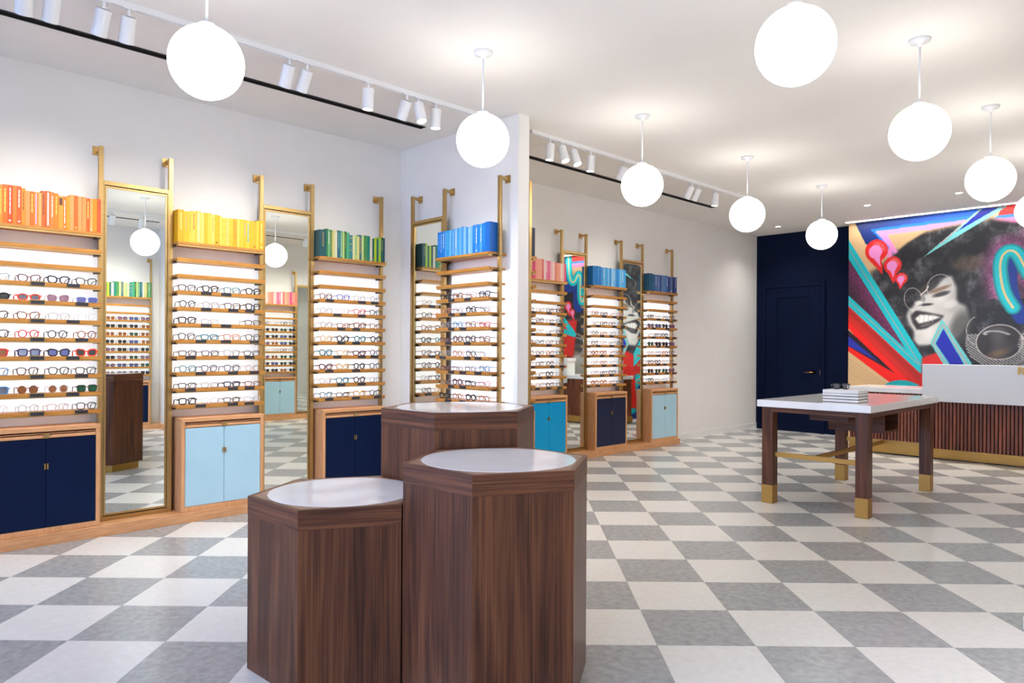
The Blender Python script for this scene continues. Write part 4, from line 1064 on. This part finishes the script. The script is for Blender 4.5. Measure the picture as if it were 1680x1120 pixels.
    me.materials.append(m)
    o = link('mural', me)
    tag(o, 'large colourful mural of a laughing face in glasses behind the desk', 'mural')
make_mural()

# ------------------------------------------------------------------ pendant globe lights
GZ, GR = 2.777, 0.178
GL_ME = MB().lathe([(0.0, -GR)] + [(GR * math.sin(math.pi * k / 20), -GR * math.cos(math.pi * k / 20)) for k in range(1, 20)] + [(0.0, GR)], 40).mesh('globe', GLOBE, True)
ROD_ME = MB().lathe([(0.0065, GZ + GR + 0.0), (0.0065, CZ - 0.02)], 10).mesh('rod', METALW, True)
CAN_ME = MB().lathe([(0.012, CZ - 0.05), (0.020, CZ - 0.03), (0.062, CZ - 0.018), (0.066, CZ - 0.001)], 28).mesh('canopy', METALW, True)
CAP_ME = MB().lathe([(0.045, GZ + GR - 0.012), (0.040, GZ + GR + 0.012), (0.010, GZ + GR + 0.018)], 20).mesh('globe_cap', METALW, True)
pend = [(-3.60, 1.41, 'nearest white globe pendant at the upper left, above the yellow books'), (-3.61, 3.26, 'white globe pendant in front of the white partition wall'),
        (-3.62, 5.11, 'white globe pendant just right of the partition, above pink bay'), (-3.62, 6.97, 'white globe pendant above the far right end of the shelves'),
        (-3.60, 8.80, 'smallest white globe pendant in front of the navy wall'), (-1.46, 3.26, 'largest white globe pendant at the top edge of the picture'),
        (-1.47, 5.11, 'white globe pendant at upper right above the walnut table'), (-1.46, 6.91, 'white globe pendant at far right above the mural edge'),
        (-1.46, 8.75, 'white globe pendant cut by the right picture edge'), (-1.46, 1.41, 'white globe pendant overhead near the camera')]
for x, y, lab in pend:
    t = thing('pendant_globe_light', lab, 'pendant light', (x, y, 0), 0, 'white globe pendants in two rows')
    link('globe', GL_ME, t, (0, 0, GZ)); link('globe_cap', CAP_ME, t); link('rod', ROD_ME, t); link('canopy', CAN_ME, t)

# ------------------------------------------------------------------ track lights
def track(x, y0, y1, label):
    o = MB().box((x - 0.018, y0, CZ - 0.022), (x + 0.018, y1, CZ - 0.0005)).box((x - 0.018, y0, CZ - 0.036), (x - 0.010, y1, CZ - 0.022)).box((x + 0.010, y0, CZ - 0.036), (x + 0.018, y1, CZ - 0.022)).build('light_track', METALW)
    tag(o, label, 'light track', 'ceiling light tracks')
track(-4.57, -1.0, 4.05, 'white ceiling light track above the near shelf bays')
track(-4.57, 4.72, 8.90, 'white ceiling light track above the far shelf bays')
track(-0.25, 0.6, 4.05, 'white ceiling light track reflected in the mirror by orange books')
track(-0.25, 4.72, 8.90, 'white ceiling light track reflected in the mirror by yellow books')
BODY_ME = MB().lathe([(0.0, 0.0), (0.040, 0.0), (0.042, -0.004), (0.042, -0.150), (0.036, -0.152), (0.036, -0.140), (0.0, -0.140)], 24).mesh('spot_body', METALW, False)
FACE_ME = MB().lathe([(0.0, -0.1405), (0.0355, -0.1405), (0.0355, -0.144), (0.0, -0.144)], 20).mesh('lamp_face', LAMPF)
STEM_ME = MB().box((-0.016, -0.035, -0.040), (0.016, 0.035, -0.034)).lathe([(0.009, -0.075), (0.009, -0.034)], 10).box((-0.012, -0.012, -0.078), (0.012, 0.012, -0.070)).mesh('stem', METALW)
SPOTS = []
def spot(x, y, tilt, az, label, power, group):
    t = thing('track_spotlight', label, 'spotlight', (x, y, CZ), 0, group)
    link('stem', STEM_ME, t)
    b = link('spot_body', BODY_ME, t, (0, 0, -0.078)); b.rotation_euler = (0, tilt, az)
    link('lamp_face', FACE_ME, b)
    ld = bpy.data.lights.new('spot_lamp', 'SPOT'); ld.energy = power; ld.color = (1.0, 0.965, 0.89); ld.spot_size = math.radians(110); ld.spot_blend = 0.9; ld.shadow_soft_size = 0.034
    lo_ = bpy.data.objects.new('spot_lamp', ld); COL.objects.link(lo_); lo_.parent = b; lo_.location = (0, 0, -0.158)
P45 = math.radians(30)
# tilt swings the lamp towards the wall at -X (left runs)
near = [(0.83, 1), (0.96, 1), (1.21, 1), (1.34, 1), (2.35, 1), (2.48, 1), (2.98, 0), (3.33, 1), (3.44, -1), (3.62, 0)]
far_ = [(4.98, 0), (5.14, -1), (5.31, -1), (5.58, 0), (6.14, 1), (7.45, 1), (7.60, 1), (7.99, 0)]
for k, (y, d) in enumerate(near):
    spot(-4.57, y, {1: P45, 0: math.radians(4), -1: math.radians(-16)}[d], 0.1 * (k % 3 - 1), 'white cylinder spotlight, %s from left on the near ceiling track' % ORD[k + 1], SPOT_NEAR * (0.62 if y < 1.5 else 1.0), 'track spotlights')
for k, (y, d) in enumerate(far_):
    spot(-4.57, y, {1: P45, 0: math.radians(4), -1: math.radians(-20)}[d], 0.1 * (k % 3 - 1), 'white cylinder spotlight, %s from left on the far ceiling track' % ORD[k + 1], SPOT_FAR, 'track spotlights')
for k, y in enumerate((1.4, 2.4, 3.2, 3.6)):
    spot(-0.25, y, -P45, 0.0, 'white spotlight reflected in mirror by orange books, %s on its track' % ORD[k + 1], SPOT_RIGHT, 'track spotlights')
for k, y in enumerate((5.3, 6.3, 7.2, 8.2)):
    spot(-0.25, y, -P45, 0.0, 'white spotlight reflected in mirror by yellow books, %s on its track' % ORD[k + 1], SPOT_RIGHT, 'track spotlights')

# recessed downlights and the cove light over the mural
RING_ME = MB().lathe([(0.036, CZ - 0.001), (0.036, CZ - 0.004), (0.050, CZ - 0.004), (0.052, CZ - 0.0005)], 24).mesh('trim_ring', METALW)
DISK_ME = MB().lathe([(0.0, CZ - 0.003), (0.036, CZ - 0.003), (0.036, CZ - 0.0005), (0.0, CZ - 0.0005)], 20).mesh('lamp_disc', LAMPF)
for x, y, lab in ((-5.29, 11.22, 'small round recessed downlight in front of the navy door'), (-3.64, 10.41, 'small round recessed downlight left of the cove light'), (-2.53, 10.39, 'small round recessed downlight beside the far right globe')):
    t = thing('recessed_downlight', lab, 'downlight', (x, y, 0), 0, 'recessed ceiling downlights')
    link('trim_ring', RING_ME, t); link('lamp_disc', DISK_ME, t)
    ld = bpy.data.lights.new('downlight_lamp', 'SPOT'); ld.energy = DOWN_W * (0.4 if x < -5 else 1.0); ld.color = (1.0, 0.97, 0.91); ld.spot_size = math.radians(130); ld.spot_blend = 1.0; ld.shadow_soft_size = 0.036
    lo_ = bpy.data.objects.new('downlight_lamp', ld); COL.objects.link(lo_); lo_.parent = t; lo_.location = (0, 0, CZ - 0.012)
cv = thing('cove_light', 'long thin white cove light in ceiling above the mural', 'ceiling light', (0, 0, 0))
MB().box((-4.36, 11.53, CZ - 0.010), (1.0, 11.535, CZ - 0.0005)).box((-4.36, 11.625, CZ - 0.010), (1.0, 11.63, CZ - 0.0005)).box((-4.365, 11.53, CZ - 0.010), (-4.36, 11.63, CZ - 0.0005)).build('cove_trim', METALW, cv)
MB().box((-4.36, 11.535, CZ - 0.006), (1.0, 11.625, CZ - 0.0005)).build('diffuser', COVE, cv)

# ------------------------------------------------------------------ white foot of a stand at the right edge
ft = thing('display_stand', 'small white rounded stand foot on floor at the right picture edge', 'display stand', (-0.68, 4.33, 0))
MB().lathe([(0.0, 0.0), (0.085, 0.0), (0.085, 0.055), (0.078, 0.064), (0.0, 0.066)], 32).build('foot', QUARTZ, ft, smooth=False)
MB().lathe([(0.012, 0.060), (0.012, 0.30)], 12).build('stem', METALW, ft)
